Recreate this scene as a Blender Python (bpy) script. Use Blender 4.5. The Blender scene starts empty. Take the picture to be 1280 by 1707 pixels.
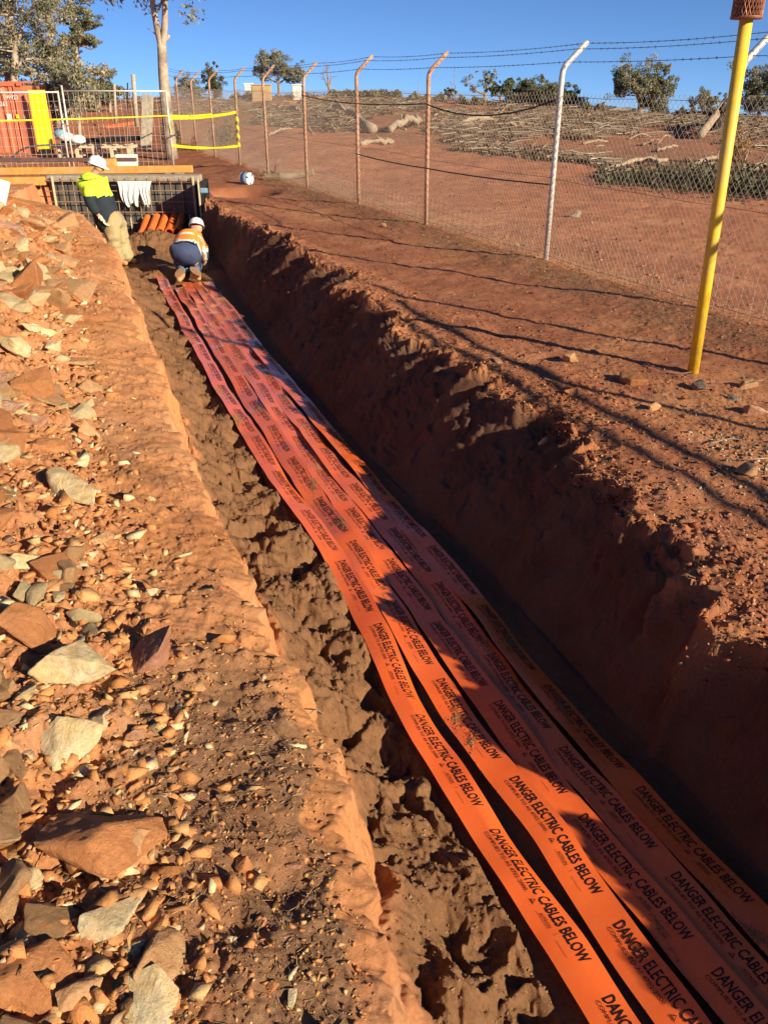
import bpy, bmesh, math, random
import numpy as np
from mathutils import Vector, Matrix
R=math.radians
random.seed(7); rng=np.random.default_rng(11)
S=bpy.context.scene; COL=S.collection
# ------------------------------------------------------------------ camera, sky, sun
CAMH=2.0; PITCH=R(27.0); FPX=1400.0
cam=bpy.data.cameras.new('camera'); camo=bpy.data.objects.new('camera',cam); COL.objects.link(camo)
camo.location=(0,0,CAMH); camo.rotation_euler=(R(90)-PITCH,0,0)
cam.sensor_fit='VERTICAL'; cam.sensor_height=24; cam.lens=24*FPX/1707
cam.clip_start=.05; cam.clip_end=3000
S.camera=camo
SUN_EL=R(21.3); SUN_H=Vector((.78,-.626,0)).normalized()       # horizontal direction towards the sun
SUN_V=(SUN_H*math.cos(SUN_EL)+Vector((0,0,math.sin(SUN_EL)))).normalized()
world=bpy.data.worlds.new("World"); S.world=world; world.use_nodes=True
nt=world.node_tree; nt.nodes.clear()
wo=nt.nodes.new('ShaderNodeOutputWorld'); bg=nt.nodes.new('ShaderNodeBackground'); sky=nt.nodes.new('ShaderNodeTexSky')
sky.sky_type='NISHITA'; sky.sun_disc=False; sky.sun_elevation=SUN_EL
sky.sun_rotation=math.atan2(SUN_H.x,SUN_H.y); sky.altitude=300; sky.air_density=.5; sky.dust_density=0.0; sky.ozone_density=6.0
bg.inputs['Strength'].default_value=.074
tcw=nt.nodes.new('ShaderNodeTexCoord'); adw=nt.nodes.new('ShaderNodeVectorMath'); adw.operation='ADD'; adw.inputs[1].default_value=(0,0,.055); nt.links.new(tcw.outputs['Generated'],adw.inputs[0]); nt.links.new(adw.outputs[0],sky.inputs['Vector'])
hs=nt.nodes.new('ShaderNodeHueSaturation'); hs.inputs['Saturation'].default_value=1.0; nt.links.new(sky.outputs[0],hs.inputs['Color']); nt.links.new(hs.outputs[0],bg.inputs[0]); nt.links.new(bg.outputs[0],wo.inputs[0])
sl=bpy.data.lights.new('sun','SUN'); sl.energy=4.6; sl.angle=R(.53); sl.color=(1.0,.86,.61)
so=bpy.data.objects.new('sun',sl); COL.objects.link(so); so.rotation_euler=SUN_V.to_track_quat('Z','Y').to_euler()
S.view_settings.view_transform='Standard'; S.view_settings.look='None'; S.view_settings.gamma=1
S.view_settings.exposure=.85
S.view_settings.use_curve_mapping=False

# ------------------------------------------------------------------ helpers
def tag(o,label=None,cat=None,group=None,kind=None):
    if label: o['label']=label
    if cat: o['category']=cat
    if group: o['group']=group
    if kind: o['kind']=kind
    return o
def empty(name,loc,rz=0,**k):
    o=bpy.data.objects.new(name,None); COL.objects.link(o); o.location=loc; o.rotation_euler=(0,0,rz); o.empty_display_size=.2
    return tag(o,**k)
def link(name,me,mats=None,parent=None,loc=(0,0,0),smooth=False,**k):
    if mats is not None:
        me.materials.clear()
        for m in (mats if isinstance(mats,(list,tuple)) else [mats]): me.materials.append(m)
    o=bpy.data.objects.new(name,me); COL.objects.link(o); o.location=loc
    if parent: o.parent=parent
    if smooth: me.polygons.foreach_set('use_smooth',np.ones(len(me.polygons),bool))
    return tag(o,**k)
def np_mesh(name,V,F,col=None,attr='col'):
    V=np.ascontiguousarray(V,np.float32); F=np.ascontiguousarray(F,np.int32)
    me=bpy.data.meshes.new(name); n=F.shape[1]
    me.vertices.add(len(V)); me.vertices.foreach_set('co',V.ravel())
    me.loops.add(F.size); me.loops.foreach_set('vertex_index',F.ravel())
    me.polygons.add(len(F)); me.polygons.foreach_set('loop_start',np.arange(0,F.size,n,dtype=np.int32))
    me.update(calc_edges=True)
    if col is not None:
        a=me.color_attributes.new(attr,'FLOAT_COLOR','POINT')
        c=np.ones((len(V),4),np.float32); c[:,:col.shape[1]]=col; a.data.foreach_set('color',c.ravel())
    return me
def P(px,py,z=0.0):      # point at height z seen in the photograph at a pixel (layout measurements)
    dx=(px-640)/FPX; dy=-(py-853.5)/FPX
    d=np.array([dx,math.cos(PITCH)+dy*math.sin(PITCH),-math.sin(PITCH)+dy*math.cos(PITCH)])
    t=(z-CAMH)/d[2]; return np.array([0,0,CAMH])+d*t
def atY(px,py,Y):        # point at distance Y
    dx=(px-640)/FPX; dy=-(py-853.5)/FPX
    d=np.array([dx,math.cos(PITCH)+dy*math.sin(PITCH),-math.sin(PITCH)+dy*math.cos(PITCH)])
    return np.array([0,0,CAMH])+d*(Y/d[1])

def _h(ix,iy,iz,seed):
    h=(ix.astype(np.int64)*374761393+iy.astype(np.int64)*668265263+iz.astype(np.int64)*2147483647+seed*1274126177)&0xffffffff
    h=((h^(h>>13))*1274126177)&0xffffffff; h=h^(h>>16)
    return (h&0xffff)/65535.0
def vn(x,y,z=None,seed=0):
    x=np.asarray(x,float); y=np.asarray(y,float)
    ix=np.floor(x); iy=np.floor(y); fx=x-ix; fy=y-iy; fx=fx*fx*(3-2*fx); fy=fy*fy*(3-2*fy)
    def lay(izz):
        a=_h(ix,iy,izz,seed); b=_h(ix+1,iy,izz,seed); c=_h(ix,iy+1,izz,seed); d=_h(ix+1,iy+1,izz,seed)
        return (a*(1-fx)+b*fx)*(1-fy)+(c*(1-fx)+d*fx)*fy
    if z is None: return lay(np.zeros_like(ix))*2-1
    z=np.asarray(z,float); iz=np.floor(z); fz=z-iz; fz=fz*fz*(3-2*fz)
    return (lay(iz)*(1-fz)+lay(iz+1)*fz)*2-1
def fbm(x,y,f,o,seed=0,z=None,g=.5):
    s=0;a=1;t=0
    for i in range(o):
        k=f*2**i; c,sn=math.cos(i*.7),math.sin(i*.7)
        xr=x*c-y*sn; yr=x*sn+y*c
        s=s+a*vn(xr*k+i*17.3,yr*k-i*9.1,None if z is None else z*k,seed+i); t+=a; a*=g
    return s/t
def worley(x,y,f,seed=0):
    X=x*f; Y=y*f; ix=np.floor(X); iy=np.floor(Y); d1=np.full(X.shape,9.0); idv=np.zeros(X.shape)
    z0=np.zeros_like(ix)
    for a in (-1,0,1):
        for b in (-1,0,1):
            cx=ix+a; cy=iy+b; px=cx+_h(cx,cy,z0,seed); py=cy+_h(cx,cy,z0,seed+7)
            d=np.hypot(X-px,Y-py); m=d<d1; d1=np.where(m,d,d1); idv=np.where(m,_h(cx,cy,z0,seed+13),idv)
    return d1,idv
def sst(a,b,x):
    t=np.clip((x-a)/(b-a),0,1); return t*t*(3-2*t)

# ------------------------------------------------------------------ materials
def nodes_of(m):
    m.use_nodes=True; n=m.node_tree; b=n.nodes['Principled BSDF']; return n,b
class NB:
    def __init__(s,name):
        s.m=bpy.data.materials.new(name); s.t,s.b=nodes_of(s.m); s.co=None
    def n(s,t,**k):
        x=s.t.nodes.new(t)
        for a,v in k.items():
            if a.startswith('i_'): x.inputs[a[2:].replace('_',' ')].default_value=v
            else: setattr(x,a,v)
        return x
    def l(s,a,b): s.t.links.new(a,b)
    def coord(s):
        if not s.co: s.co=s.n('ShaderNodeTexCoord')
        return s.co.outputs['Object']
    def noise(s,scale,det=6,rough=.6,dist=0):
        x=s.n('ShaderNodeTexNoise'); x.inputs['Scale'].default_value=scale; x.inputs['Detail'].default_value=det
        x.inputs['Roughness'].default_value=rough; x.inputs['Distortion'].default_value=dist; s.l(s.coord(),x.inputs['Vector']); return x.outputs['Fac']
    def ramp(s,fac,stops):
        r=s.n('ShaderNodeValToRGB'); e=r.color_ramp.elements
        while len(e)<len(stops): e.new(.5)
        for q,(p,c) in zip(e,stops): q.position=p; q.color=(*c,1) if len(c)==3 else c
        s.l(fac,r.inputs[0]); return r.outputs[0]
    def mix(s,fac,a,b,mode='MIX'):
        x=s.n('ShaderNodeMix',data_type='RGBA',blend_type=mode); x.clamp_factor=True
        for v,i in ((fac,0),(a,6),(b,7)):
            if isinstance(v,(int,float)): x.inputs[i].default_value=v
            elif isinstance(v,tuple): x.inputs[i].default_value=(*v,1)
            else: s.l(v,x.inputs[i])
        return x.outputs[2]
    def math(s,op,a,b=0.0,clamp=False):
        x=s.n('ShaderNodeMath',operation=op); x.use_clamp=clamp
        for v,i in ((a,0),(b,1)):
            if isinstance(v,(int,float)): x.inputs[i].default_value=v
            else: s.l(v,x.inputs[i])
        return x.outputs[0]
    def attr(s,name):
        a=s.n('ShaderNodeAttribute'); a.attribute_name=name; return a
    def bump(s,h,strength=.5,dist=.01,prev=None):
        x=s.n('ShaderNodeBump'); x.inputs['Strength'].default_value=strength; x.inputs['Distance'].default_value=dist
        s.l(h,x.inputs['Height'])
        if prev is not None: s.l(prev,x.inputs['Normal'])
        return x.outputs[0]
    def done(s,col=None,rough=.9,nrm=None,metal=0,spec=.3):
        if col is not None:
            if isinstance(col,tuple): s.b.inputs['Base Color'].default_value=(*col,1)
            else: s.l(col,s.b.inputs['Base Color'])
        if isinstance(rough,(int,float)): s.b.inputs['Roughness'].default_value=rough
        else: s.l(rough,s.b.inputs['Roughness'])
        if nrm is not None: s.l(nrm,s.b.inputs['Normal'])
        s.b.inputs['Metallic'].default_value=metal; s.b.inputs['Specular IOR Level'].default_value=spec
        return s.m
def simple(name,c,rough=.7,var=.25,scale=12,bump=.15,bd=.004,metal=0,spec=.3,dirt=None,damt=.5):
    b=NB(name); f=b.noise(scale,5)
    d=tuple(v*(1-var) for v in c); l=tuple(min(1,v*(1+var)) for v in c)
    col=b.ramp(f,[(.3,d),(.7,l)])
    if dirt: 
        g=b.ramp(b.noise(scale*.35,6,.7),[(.45,(0,0,0)),(.7,(damt,)*3)]); col=b.mix(g,col,dirt)
    return b.done(col,rough,b.bump(b.noise(scale*4,4),bump,bd),metal,spec)

def ground_mat():
    b=NB('earth')
    z=b.attr('zone'); sep=b.n('ShaderNodeSeparateColor'); b.l(z.outputs['Color'],sep.inputs[0])
    rock=z.outputs['Alpha']
    n1=b.noise(1.3,8,.65); n2=b.noise(14,6,.7); n3=b.noise(75,4,.7)
    red=b.ramp(n1,[(.3,(.34,.125,.062)),(.5,(.45,.17,.088)),(.72,(.54,.24,.13))])
    sand=b.ramp(n2,[(.3,(.20,.098,.05)),(.7,(.30,.155,.08))])
    clay=b.ramp(n1,[(.3,(.54,.22,.085)),(.5,(.64,.29,.125)),(.75,(.67,.37,.20))])
    mul=b.ramp(n2,[(.3,(.20,.105,.058)),(.5,(.31,.165,.09)),(.72,(.42,.23,.13))])
    far=b.ramp(n2,[(.3,(.17,.085,.05)),(.5,(.30,.14,.08)),(.75,(.38,.23,.14))])
    c=b.mix(sep.outputs[1],red,clay); c=b.mix(sep.outputs[0],c,sand); c=b.mix(sep.outputs[2],c,mul); c=b.mix(rock,c,far)
    v=b.ramp(n3,[(.25,(.72,.70,.68)),(.5,(1,1,1)),(.8,(1.18,1.16,1.12))])
    c=b.mix(1.0,c,v,'MULTIPLY')
    dp=b.attr('shade_tint'); c=b.mix(dp.outputs['Fac'],c,b.mix(1.0,c,b.mix(sep.outputs[0],(.36,.46,.56),(.62,.50,.42)),'MULTIPLY'))  # shade painted into the soil colour of the trench wall and toe
    vo=b.n('ShaderNodeTexVoronoi'); vo.inputs['Scale'].default_value=55; b.l(b.coord(),vo.inputs['Vector'])
    sc=b.n('ShaderNodeSeparateColor'); b.l(vo.outputs['Color'],sc.inputs[0])
    sp=b.ramp(sc.outputs[0],[(.93,(0,0,0)),(.96,(.3,.3,.3))]); notsand=b.math('SUBTRACT',1.0,sep.outputs[0])
    c=b.mix(b.math('MULTIPLY',b.math('MULTIPLY',b.math('MULTIPLY',sp,notsand),b.math('SUBTRACT',1.0,dp.outputs['Fac'])),.8),c,(.55,.33,.19))
    h1=b.noise(30,8,.75); h2=b.noise(150,6,.8)
    nr=b.bump(h1,.55,.02); nr=b.bump(h2,.85,.009,nr)
    return b.done(c,.95,nr,0,.15)
M={}
M['earth']=ground_mat()
def rock_mat(name,a,bc,vein=None,dust=(.55,.25,.11),da=.55):
    b=NB(name); n=b.noise(7,8,.65,.6); c=b.ramp(n,[(.3,a),(.7,bc)])
    if vein: c=b.mix(b.ramp(b.noise(4,6,.6,1.5),[(.47,(0,0,0)),(.56,(1,1,1))]),c,vein)
    oi=b.n('ShaderNodeObjectInfo'); 
    c=b.mix(1.0,c,b.ramp(oi.outputs['Random'],[(0,(.78,.76,.74)),(1,(1.12,1.1,1.08))]),'MULTIPLY')
    g=b.ramp(b.noise(5,7,.7),[(.40,(da,)*3),(.60,(0,0,0))]); c=b.mix(g,c,dust)
    c=b.mix(1.0,c,b.ramp(b.noise(38,6,.75),[(.3,(.74,.72,.70)),(.5,(1,1,1)),(.75,(1.12,1.12,1.12))]),'MULTIPLY')
    nr=b.bump(b.noise(14,9,.75,.6),.9,.03); nr=b.bump(b.noise(85,5,.75),.6,.007,nr)
    return b.done(c,.9,nr,0,.15)
M['rock_tan']=rock_mat('tan_stone',(.56,.31,.15),(.72,.48,.27),da=.45)
M['rock_orange']=rock_mat('orange_stone',(.50,.19,.075),(.62,.28,.12))
M['rock_cream']=rock_mat('cream_stone',(.74,.58,.34),(.84,.76,.54),(.80,.62,.32),dust=(.66,.40,.20),da=.45)
M['rock_pink']=rock_mat('pink_stone',(.45,.22,.16),(.62,.36,.26),(.70,.55,.45))
M['rock_red']=rock_mat('purplish_stone',(.32,.14,.09),(.50,.26,.18),da=.4)
M['rock_grey']=rock_mat('grey_stone',(.20,.17,.14),(.36,.31,.25),da=.2)
def stuff_mat(name,rough=.9,bump=.3,bs=90,bd=.004,trans=0):
    b=NB(name); a=b.attr('col'); n=b.ramp(b.noise(bs*.5,4,.7),[(.3,(.75,.75,.75)),(.7,(1.15,1.15,1.15))])
    c=b.mix(1.0,a.outputs['Color'],n,'MULTIPLY')
    return b.done(c,rough,b.bump(b.noise(bs,4,.7),bump,bd),0,.2)
M['stones']=stuff_mat('loose_stones',.92,.8,110,.006)
M['sticks']=stuff_mat('dry_wood')
def leaf_mat():
    b=NB('leaves'); a=b.attr('col'); b.done(a.outputs['Color'],.6,None,0,.25)
    tr=b.n('ShaderNodeBsdfTranslucent'); b.l(a.outputs['Color'],tr.inputs[0]); mx=b.n('ShaderNodeMixShader'); mx.inputs[0].default_value=.25
    b.l(b.b.outputs[0],mx.inputs[1]); b.l(tr.outputs[0],mx.inputs[2]); b.l(mx.outputs[0],b.t.nodes['Material Output'].inputs[0]); return b.m
M['leaves']=leaf_mat()

# ------------------------------------------------------------------ terrain
LX=np.array([(.35,-6),(.15,0),(0,1.18),(-.06,1.53),(-.2,2.13),(-.42,2.6),(-.65,3.27),(-1.03,4.27),(-1.58,5.74),(-3.03,9.85),(-4.25,13.0),(-4.75,14.0),(-5.5,14.6),(-6.45,15.2),(-6.7,17.4),(-8.5,26),(-40,150),(-100,420)])
RX=np.array([(5.2,-6),(2.75,0),(2.42,.76),(2.2,1.16),(1.98,1.86),(1.72,2.4),(1.54,2.9),(1.43,4.09),(1.06,5.4),(.5,6.82),(-.12,8.78),(-1.12,11.58),(-2.06,13.69),(-3.26,16.7),(-3.5,17.4),(-6,25),(-36,150),(-90,420)])
TLX=np.array([(1.4,-1.5),(.82,1.0),(.58,1.66),(.43,2.1),(.14,2.88),(-.29,4.38),(-1.24,6.76),(-3.35,12.97),(-4.6,17.4)])
TRX=np.array([(2.4,-1.5),(1.55,1.2),(1.40,2.15),(1.05,3.1),(.55,4.53),(-.28,6.49),(-1.1,8.88),(-2.4,13),(-3.7,17.4)])
def ip(A,y): return np.interp(y,A[:,1],A[:,0])
def xLf(y): return ip(LX,y)+.05*vn(y*2.3,y*0,seed=3)*sst(13,11,y)+.035*vn(y*7.1,y*0,seed=4)*sst(13,11,y)+.02*vn(y*19,y*0,seed=14)*sst(13,11,y)+.008*vn(y*53,y*0,seed=15)*sst(13,11,y)
def xRf(y):
    m=sst(19,16,y); return ip(RX,y)+m*(.14*vn(y*1.25+.3,y*0,seed=5)+.12*vn(y*3.1,y*0,seed=6)+.07*vn(y*8.3,y*0,seed=8)+.03*vn(y*21,y*0,seed=9))
CR=np.array([(-300,165),(130,165),(290,163),(380,165),(500,161),(640,160),(800,172),(900,178),(1050,187),(1150,193),(1280,200),(1600,210)])
FLOOR=-.73
def heap_h(y): return np.interp(y,[-5,1,4,6.5,9,11,12.3,13.3,15],[.32,.38,.50,.68,.92,.9,.68,.32,.2])
def terrain(x,y,fine=True):
    x=np.asarray(x,float); y=np.asarray(y,float)
    xl=xLf(y); xr=xRf(y); tl=np.minimum(ip(TLX,y),xr-.4); trr=np.minimum(ip(TRX,y),xr-.2)
    dL=(xl-x)*.93; dR=x-xr
    hc=heap_h(y); near=sst(20.5,16.5,y)
    h1=hc*1.0
    zb=np.where(dL<.12,.06+dL*.6,0)
    knots=[0,.1,.35,.55]
    zl=np.interp(dL,knots,[.09,.13,.185,.22])
    t=np.clip((dL-.5)/.85,0,1); zl=zl+(np.maximum(h1-.22,0))*t**1.1*(dL>.5)
    zl=zl-(np.maximum(h1-.1,0))*sst(1.35,3.0,dL)*1.0
    # raised pad round the formwork
    pad=sst(13.5,15.2,y)*sst(21.5,19.0,y); zl=zl*(1-pad)+.3*pad
    zr=0.0*x+.02*sst(0,.3,dR)*sst(2.5,.8,dR)
    # berm of leaf litter along the fence
    nf=.92*x+.39*y; zr=zr+.05*np.exp(-((nf-5.8)/.45)**2)*sst(30,20,y)
    # cross-section of the trench
    wtop=np.interp(y,[0,10,13.5,14.5],[.07,.09,.2,.3])
    hS=-.40+0*x
    tS=np.clip((x-(xl+wtop))/np.maximum(tl-.03-(xl+wtop),.05),0,1)
    zs=hS*(1-tS)+(FLOOR+.02)*tS - .05*np.sin(tS*math.pi)
    zs=np.where(y>13,FLOOR+.03,zs)
    # left wall
    w=np.clip((xl+wtop-x)/wtop,0,1); w=np.where(w<.25,w*w*6,.375+(w-.25)*.833); zin=zs*(1-w)+.085*w
    toe=trr+.10
    tr=np.clip((x-toe)/np.maximum(xr-toe,.05),0,1)
    zwall=FLOOR+.03+(-FLOOR-.06)*np.where(tr<.85,tr*1.04,.884+(tr-.85)*.72)**.92
    zin=np.where(x>toe,zwall,zin)
    trench=(x>xl)&(x<xr)&(y<17.35)
    # pit in front of the formwork
    pit=sst(-6.75,-6.55,x)*sst(-4.0,-4.2,x)*sst(14.5,14.9,y)*(y<17.35)
    out=np.where(x<=xl,zl,np.where(x>=xr,zr,np.where(y<17.35,zin,np.where(x<(xl+xr)/2,zl,zr))))
    
    # smooth the ground beyond
    fr=sst(17.6,21,y)
    # hill
    pxx=640+1571*x/np.maximum(y,1); cpy=np.interp(pxx,CR[:,0],CR[:,1]); yc=np.interp(pxx,[0,600,1000,1280],[62,62,50,45])
    ang=PITCH-np.arctan((853.5-cpy)/1400); zc=CAMH-yc*np.tan(ang)
    t=np.clip((y-20)/(yc-20),0,1)
    hill=zc*t**1.15-.05*np.maximum(y-yc,0)
    dip=-.33*sst(-.10,-.26,x/np.maximum(y,1))*sst(21,25,y)*sst(46,33,y)
    hill=np.maximum(hill,-16)
    fz=np.where(y>17.35,hill*sst(20,26,y)+dip,0)
    out=np.where(y>17.35,out*(1-fr)+fz,out)
    # hole right of the formwork
    r2=((x+2.95)/.62)**2+((y-18.6)/.75)**2; out=out-.42*np.exp(-r2*r2)
    # sand mound over the conduits
    r3=((x+4.15)/.75)**2+((y-15.7)/.75)**2; mound=np.where(y<17.3,.34*np.exp(-r3*1.2),0); out=out+mound
    # footprint-sized dent with dark soil, left bank
    for (fx,fy,rr,dp) in ((-.27,1.5,.10,.05),(-.36,1.36,.08,.04)): out=out-dp*np.exp(-(((x-fx)/rr)**2+((y-fy)/(rr*.6))**2))
    nn=sst(24,18,y)
    left=(x<=xl); right=(x>=xr)
    heapm=left*sst(.45,.7,dL)*(1-pad)
    big=.05*fbm(x,y,1.1,4,21)
    out=out+big*np.where(left|right,1,.25)*np.where(y>20,np.minimum(3,1+y/30),1)*np.where(left,.9,.7)
    if not fine: return out
    ff=fbm(x,y,6,5,31,g=.6)
    out=out+.018*ff*np.where(left,1.7,np.where(right,1.0,.5))*(1+heapm*.5)
    wl=sst(toe-.05,toe+.08,x)*(x<xr+.04)*(y<17.3); d4,i4=worley(x*1.6+.03*ff,y+.05*ff,6,64)
    out=out+wl*(.13*fbm(x*.6,y,2.6,4,75)+.035*fbm(x*2,y,11,4,76,g=.6)+.06*np.clip(.6-d4,0,1)*i4)
    # lumps of trodden sand beside the tapes
    inn=(~left)&(~right)&(y<17.4)
    ls=inn*sst(tl+.02,tl-.05,x)*sst(xl+.05,xl+.16,x)
    wx=x+.05*vn(x*7,y*7,seed=41); wy=y+.05*vn(x*7,y*7,seed=42)
    wx=wx+.02*vn(x*23,y*23,seed=43); wy=wy+.02*vn(x*23,y*23,seed=44); d,idv=worley(wx,wy*.75,6.4,51)
    lump=(.5-np.clip(d,0,1))
    rid=1-np.abs(fbm(wx,wy,7.5,4,52,g=.6))*2
    amp=np.interp(y,[0,1.3,6,9,13],[1.15,1.1,1.0,.7,.45])
    dq,iq=worley(x,y,31,57); out=out+ls*.010*np.clip(.6-dq,0,1)*(iq+.3)
    out=out+ls*amp*(-.17*np.clip(.55-d,0,1)*(idv>.3)*(.4+idv)+.05*rid+.10*fbm(x,y,3.6,2,59)+.012*fbm(x,y,19,4,58,g=.6)+.01)+.12*np.interp(y,[0,2,4,14],[1,.8,.4,.1])*ls*fbm(x,y,2.5,2,55)
    ms=np.where(y<17.3,np.exp(-r3),0)*(y>13.5); out=out+ms*.06*(rid-.5)
    # crumbs and small clods
    d1,i1=worley(x+.01*ff,y,22,61); d2,i2=worley(x,y+.01*ff,48,62)
    crumb=np.clip(.55-d1,0,1)*(i1>.45)*.026*(i1)+np.clip(.5-d2,0,1)*(i2>.3)*.010
    dens=np.where(left,.7+.5*sst(.2,.45,dL)+.5*heapm,np.where(right,.75+.5*sst(.6,.1,dR),.25))*(.35+.9*sst(-.2,.3,fbm(x,y,1.7,3,71)))
    out=out+crumb*dens*nn
    d5,i5=worley(x+.02*ff,y,13,65); out=out+left*nn*np.clip(.5-d5,0,1)*(i5>.6)*.05*sst(.0,.15,dL)*sst(-.1,.3,fbm(x,y,2.1,3,72))
    # heap: larger clods
    d3,i3=worley(x+.02*ff,y,9,63); out=out+heapm*np.clip(.6-d3,0,1)*.05*i3*nn
    out=out+heapm*nn*.03*fbm(x,y,12,3,73)
    out=out+np.where(right,1,0)*np.exp(-(dR/.28)**2)*nn*(.03*fbm(x,y,9,3,74)+np.clip(.55-d3,0,1)*.05*i3)
    return out
def g(x,y): return float(terrain(np.array([x]),np.array([y]),False)[0])
def gf(x,y): return float(terrain(np.array([x]),np.array([y]),True)[0])
def hit(px,py,fine=False):
    dx=(px-640)/FPX; dy=-(py-853.5)/FPX
    d=np.array([dx,math.cos(PITCH)+dy*math.sin(PITCH),-math.sin(PITCH)+dy*math.cos(PITCH)])
    t=np.concatenate([np.linspace(.5,25,3000),np.geomspace(25,300,1200)]); X=d[0]*t; Y=d[1]*t; Z=CAMH+d[2]*t
    h=terrain(X,Y,fine); k=np.argmax(Z<h); return np.array([X[k],Y[k],h[k]])

def rows():
    a=list(-np.geomspace(6.5,.01,40)); y=.35; a.append(.2)
    while y<17.5: a.append(y); y+=max(.0062,y*.0031)
    while y<70: a.append(y); y+=max(.05,y*.006)
    while y<420: a.append(y); y*=1.035
    return np.array(a)
YR=rows()
def colsfor(y):
    xl=ip(LX,y); xr=ip(RX,y); hw=.407*max(y,0)+.55
    L1=min(-hw-.35,xl-1.2); R1=max(hw+.35,xr+.6)
    tl=min(ip(TLX,min(y,17.4)),xr-.45) if y<17.4 else xl+(xr-xl)*.5
    trr=min(ip(TRX,min(y,17.4)),xr-.22) if y<17.4 else xl+(xr-xl)*.7
    tl=max(tl,xl+.3); trr=max(trr,tl+.15)
    K=[L1-60-abs(y)*1.2,L1-4,L1,xl-.06,xl+.22,tl,trr+.05,xr+.18,R1,R1+4,R1+60+abs(y)*1.2]
    for i in range(1,len(K)):
        if K[i]<=K[i-1]: K[i]=K[i-1]+.02
    C=[6,14,300,44,120,60,120,250,14,6]
    o=[]
    for i,c in enumerate(C): o.append(np.linspace(K[i],K[i+1],c,endpoint=False))
    return np.concatenate(o+[np.array([K[-1]])])
GX=np.stack([colsfor(y) for y in YR]); GY=np.repeat(YR[:,None],GX.shape[1],1)
GZ=np.empty_like(GX)
for i in range(0,len(YR),200): GZ[i:i+200]=terrain(GX[i:i+200],GY[i:i+200])
xl=xLf(GY); xr=xRf(GY); dL=(xl-GX)*.93; dR=GX-xr
tl=np.minimum(ip(TLX,GY),xr-.4); toe=np.minimum(ip(TRX,GY),xr-.2)+.1
# walls get real horizontal relief
wR=sst(toe-.02,toe+.06,GX)*sst(xr+.10,xr-.03,GX)*(GY<17.3)
nz=.08*fbm(GX*0+GY,GZ*1.0,2.6,4,81,z=GX*.3)+.05*fbm(GY,GZ*.45,8,4,82)+.012*fbm(GY,GZ,30,3,83)
dw,iw=worley(GY,GZ,7,84); nz=nz-.035*np.clip(.6-dw,0,1)*iw
wL=sst(.12,.02,dL)*sst(xl+.24,xl+.1,GX)*(GY<17.3)
nzl=.03*fbm(GY,GZ,3.5,4,85)+.05*fbm(GY,GZ*.8,14,4,86,g=.6)
PX=GX+wR*nz+wL*nzl*.8
# zones: R sand, G orange clay, B dark litter, A far debris
nzn=fbm(GX,GY,.9,4,91); nzm=fbm(GX,GY,5,4,92)
inn=((dL<-.1)&(dR<-.0)&(GY<17.3))
sand=np.where(inn,sst(toe-.02,toe-.10,GX)*sst(xl+.10,xl+.2,GX),0)
sand=np.maximum(sand,np.where((GY<17.3)&(GY>14.2)&(GX>-6.6)&(GX<-3.4)&(GZ<0),1,0))
clay=sst(-.25,-.02,dL)*(1-.15*sst(.4,.6,dL))*sst(20,15.5,GY)
clay=clay*np.clip(.86+nzn*.5+nzm*.25,0,1)
clay=np.maximum(clay,(dR>0)*(GY<17)*.45*sst(.05,.4,nzn+.3*nzm)); sandpatch=(dL>0)*sst(.05,.3,dL)*sst(.55,.35,dL)*sst(.15,.35,fbm(GX,GY,2.2,3,95))*sst(6,3,GY); sand=np.maximum(sand,sandpatch*.7)
lit=(dL>.09+.04*nzm)*sst(.7,.5,dL)*sst(2.7,2.1,GY+.25*nzn)*np.clip(.85+.5*nzm,0,1)
nf=.92*GX+.39*GY
lit=np.maximum(lit,np.exp(-((nf-5.7)/.5)**2)*sst(28,20,GY)*(dR>.2)*np.clip(.55+nzm,0,1)*.75)
rlip=(dR>-.05)*sst(.55,.1,dR)*(GY<15)*np.clip(.35+nzm,0,1)*.55; clay=np.maximum(clay,rlip)
pxx=640+1571*GX/np.maximum(GY,1)
edge=np.interp(pxx,[0,300,480,600,800,1000,1100,1280],[46,44,37,33,27,24,21,18.5])
far=sst(edge-.6,edge+1.2,GY+2.0*fbm(GX,GY,.35,3,97))*np.clip(.75+.6*fbm(GX,GY,.25,4,98),0,1)*sst(.0,.01,GY)
far=np.where(pxx<300,far*.25,far)
Z4=np.stack([sand,clay,lit,far],-1).reshape(-1,4)
nr,nc=GX.shape
V=np.stack([PX,GY,GZ],-1).reshape(-1,3)
idx=np.arange(nr*nc).reshape(nr,nc)
F=np.stack([idx[:-1,:-1],idx[:-1,1:],idx[1:,1:],idx[1:,:-1]],-1).reshape(-1,4)
shade_tint=np.maximum(sst(toe-.25,toe-.02,GX)*sst(xr+.06,xr-.06,GX),0)*(GY<17.3)  # mask of right wall and toe, where shade is put into the colour
me=np_mesh('ground',V,F,Z4,'zone'); da=me.attributes.new('shade_tint','FLOAT','POINT'); da.data.foreach_set('value',shade_tint.astype(np.float32).ravel()); link('ground',me,M['earth'],smooth=True,kind='structure')
print('ground',len(V))

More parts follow.
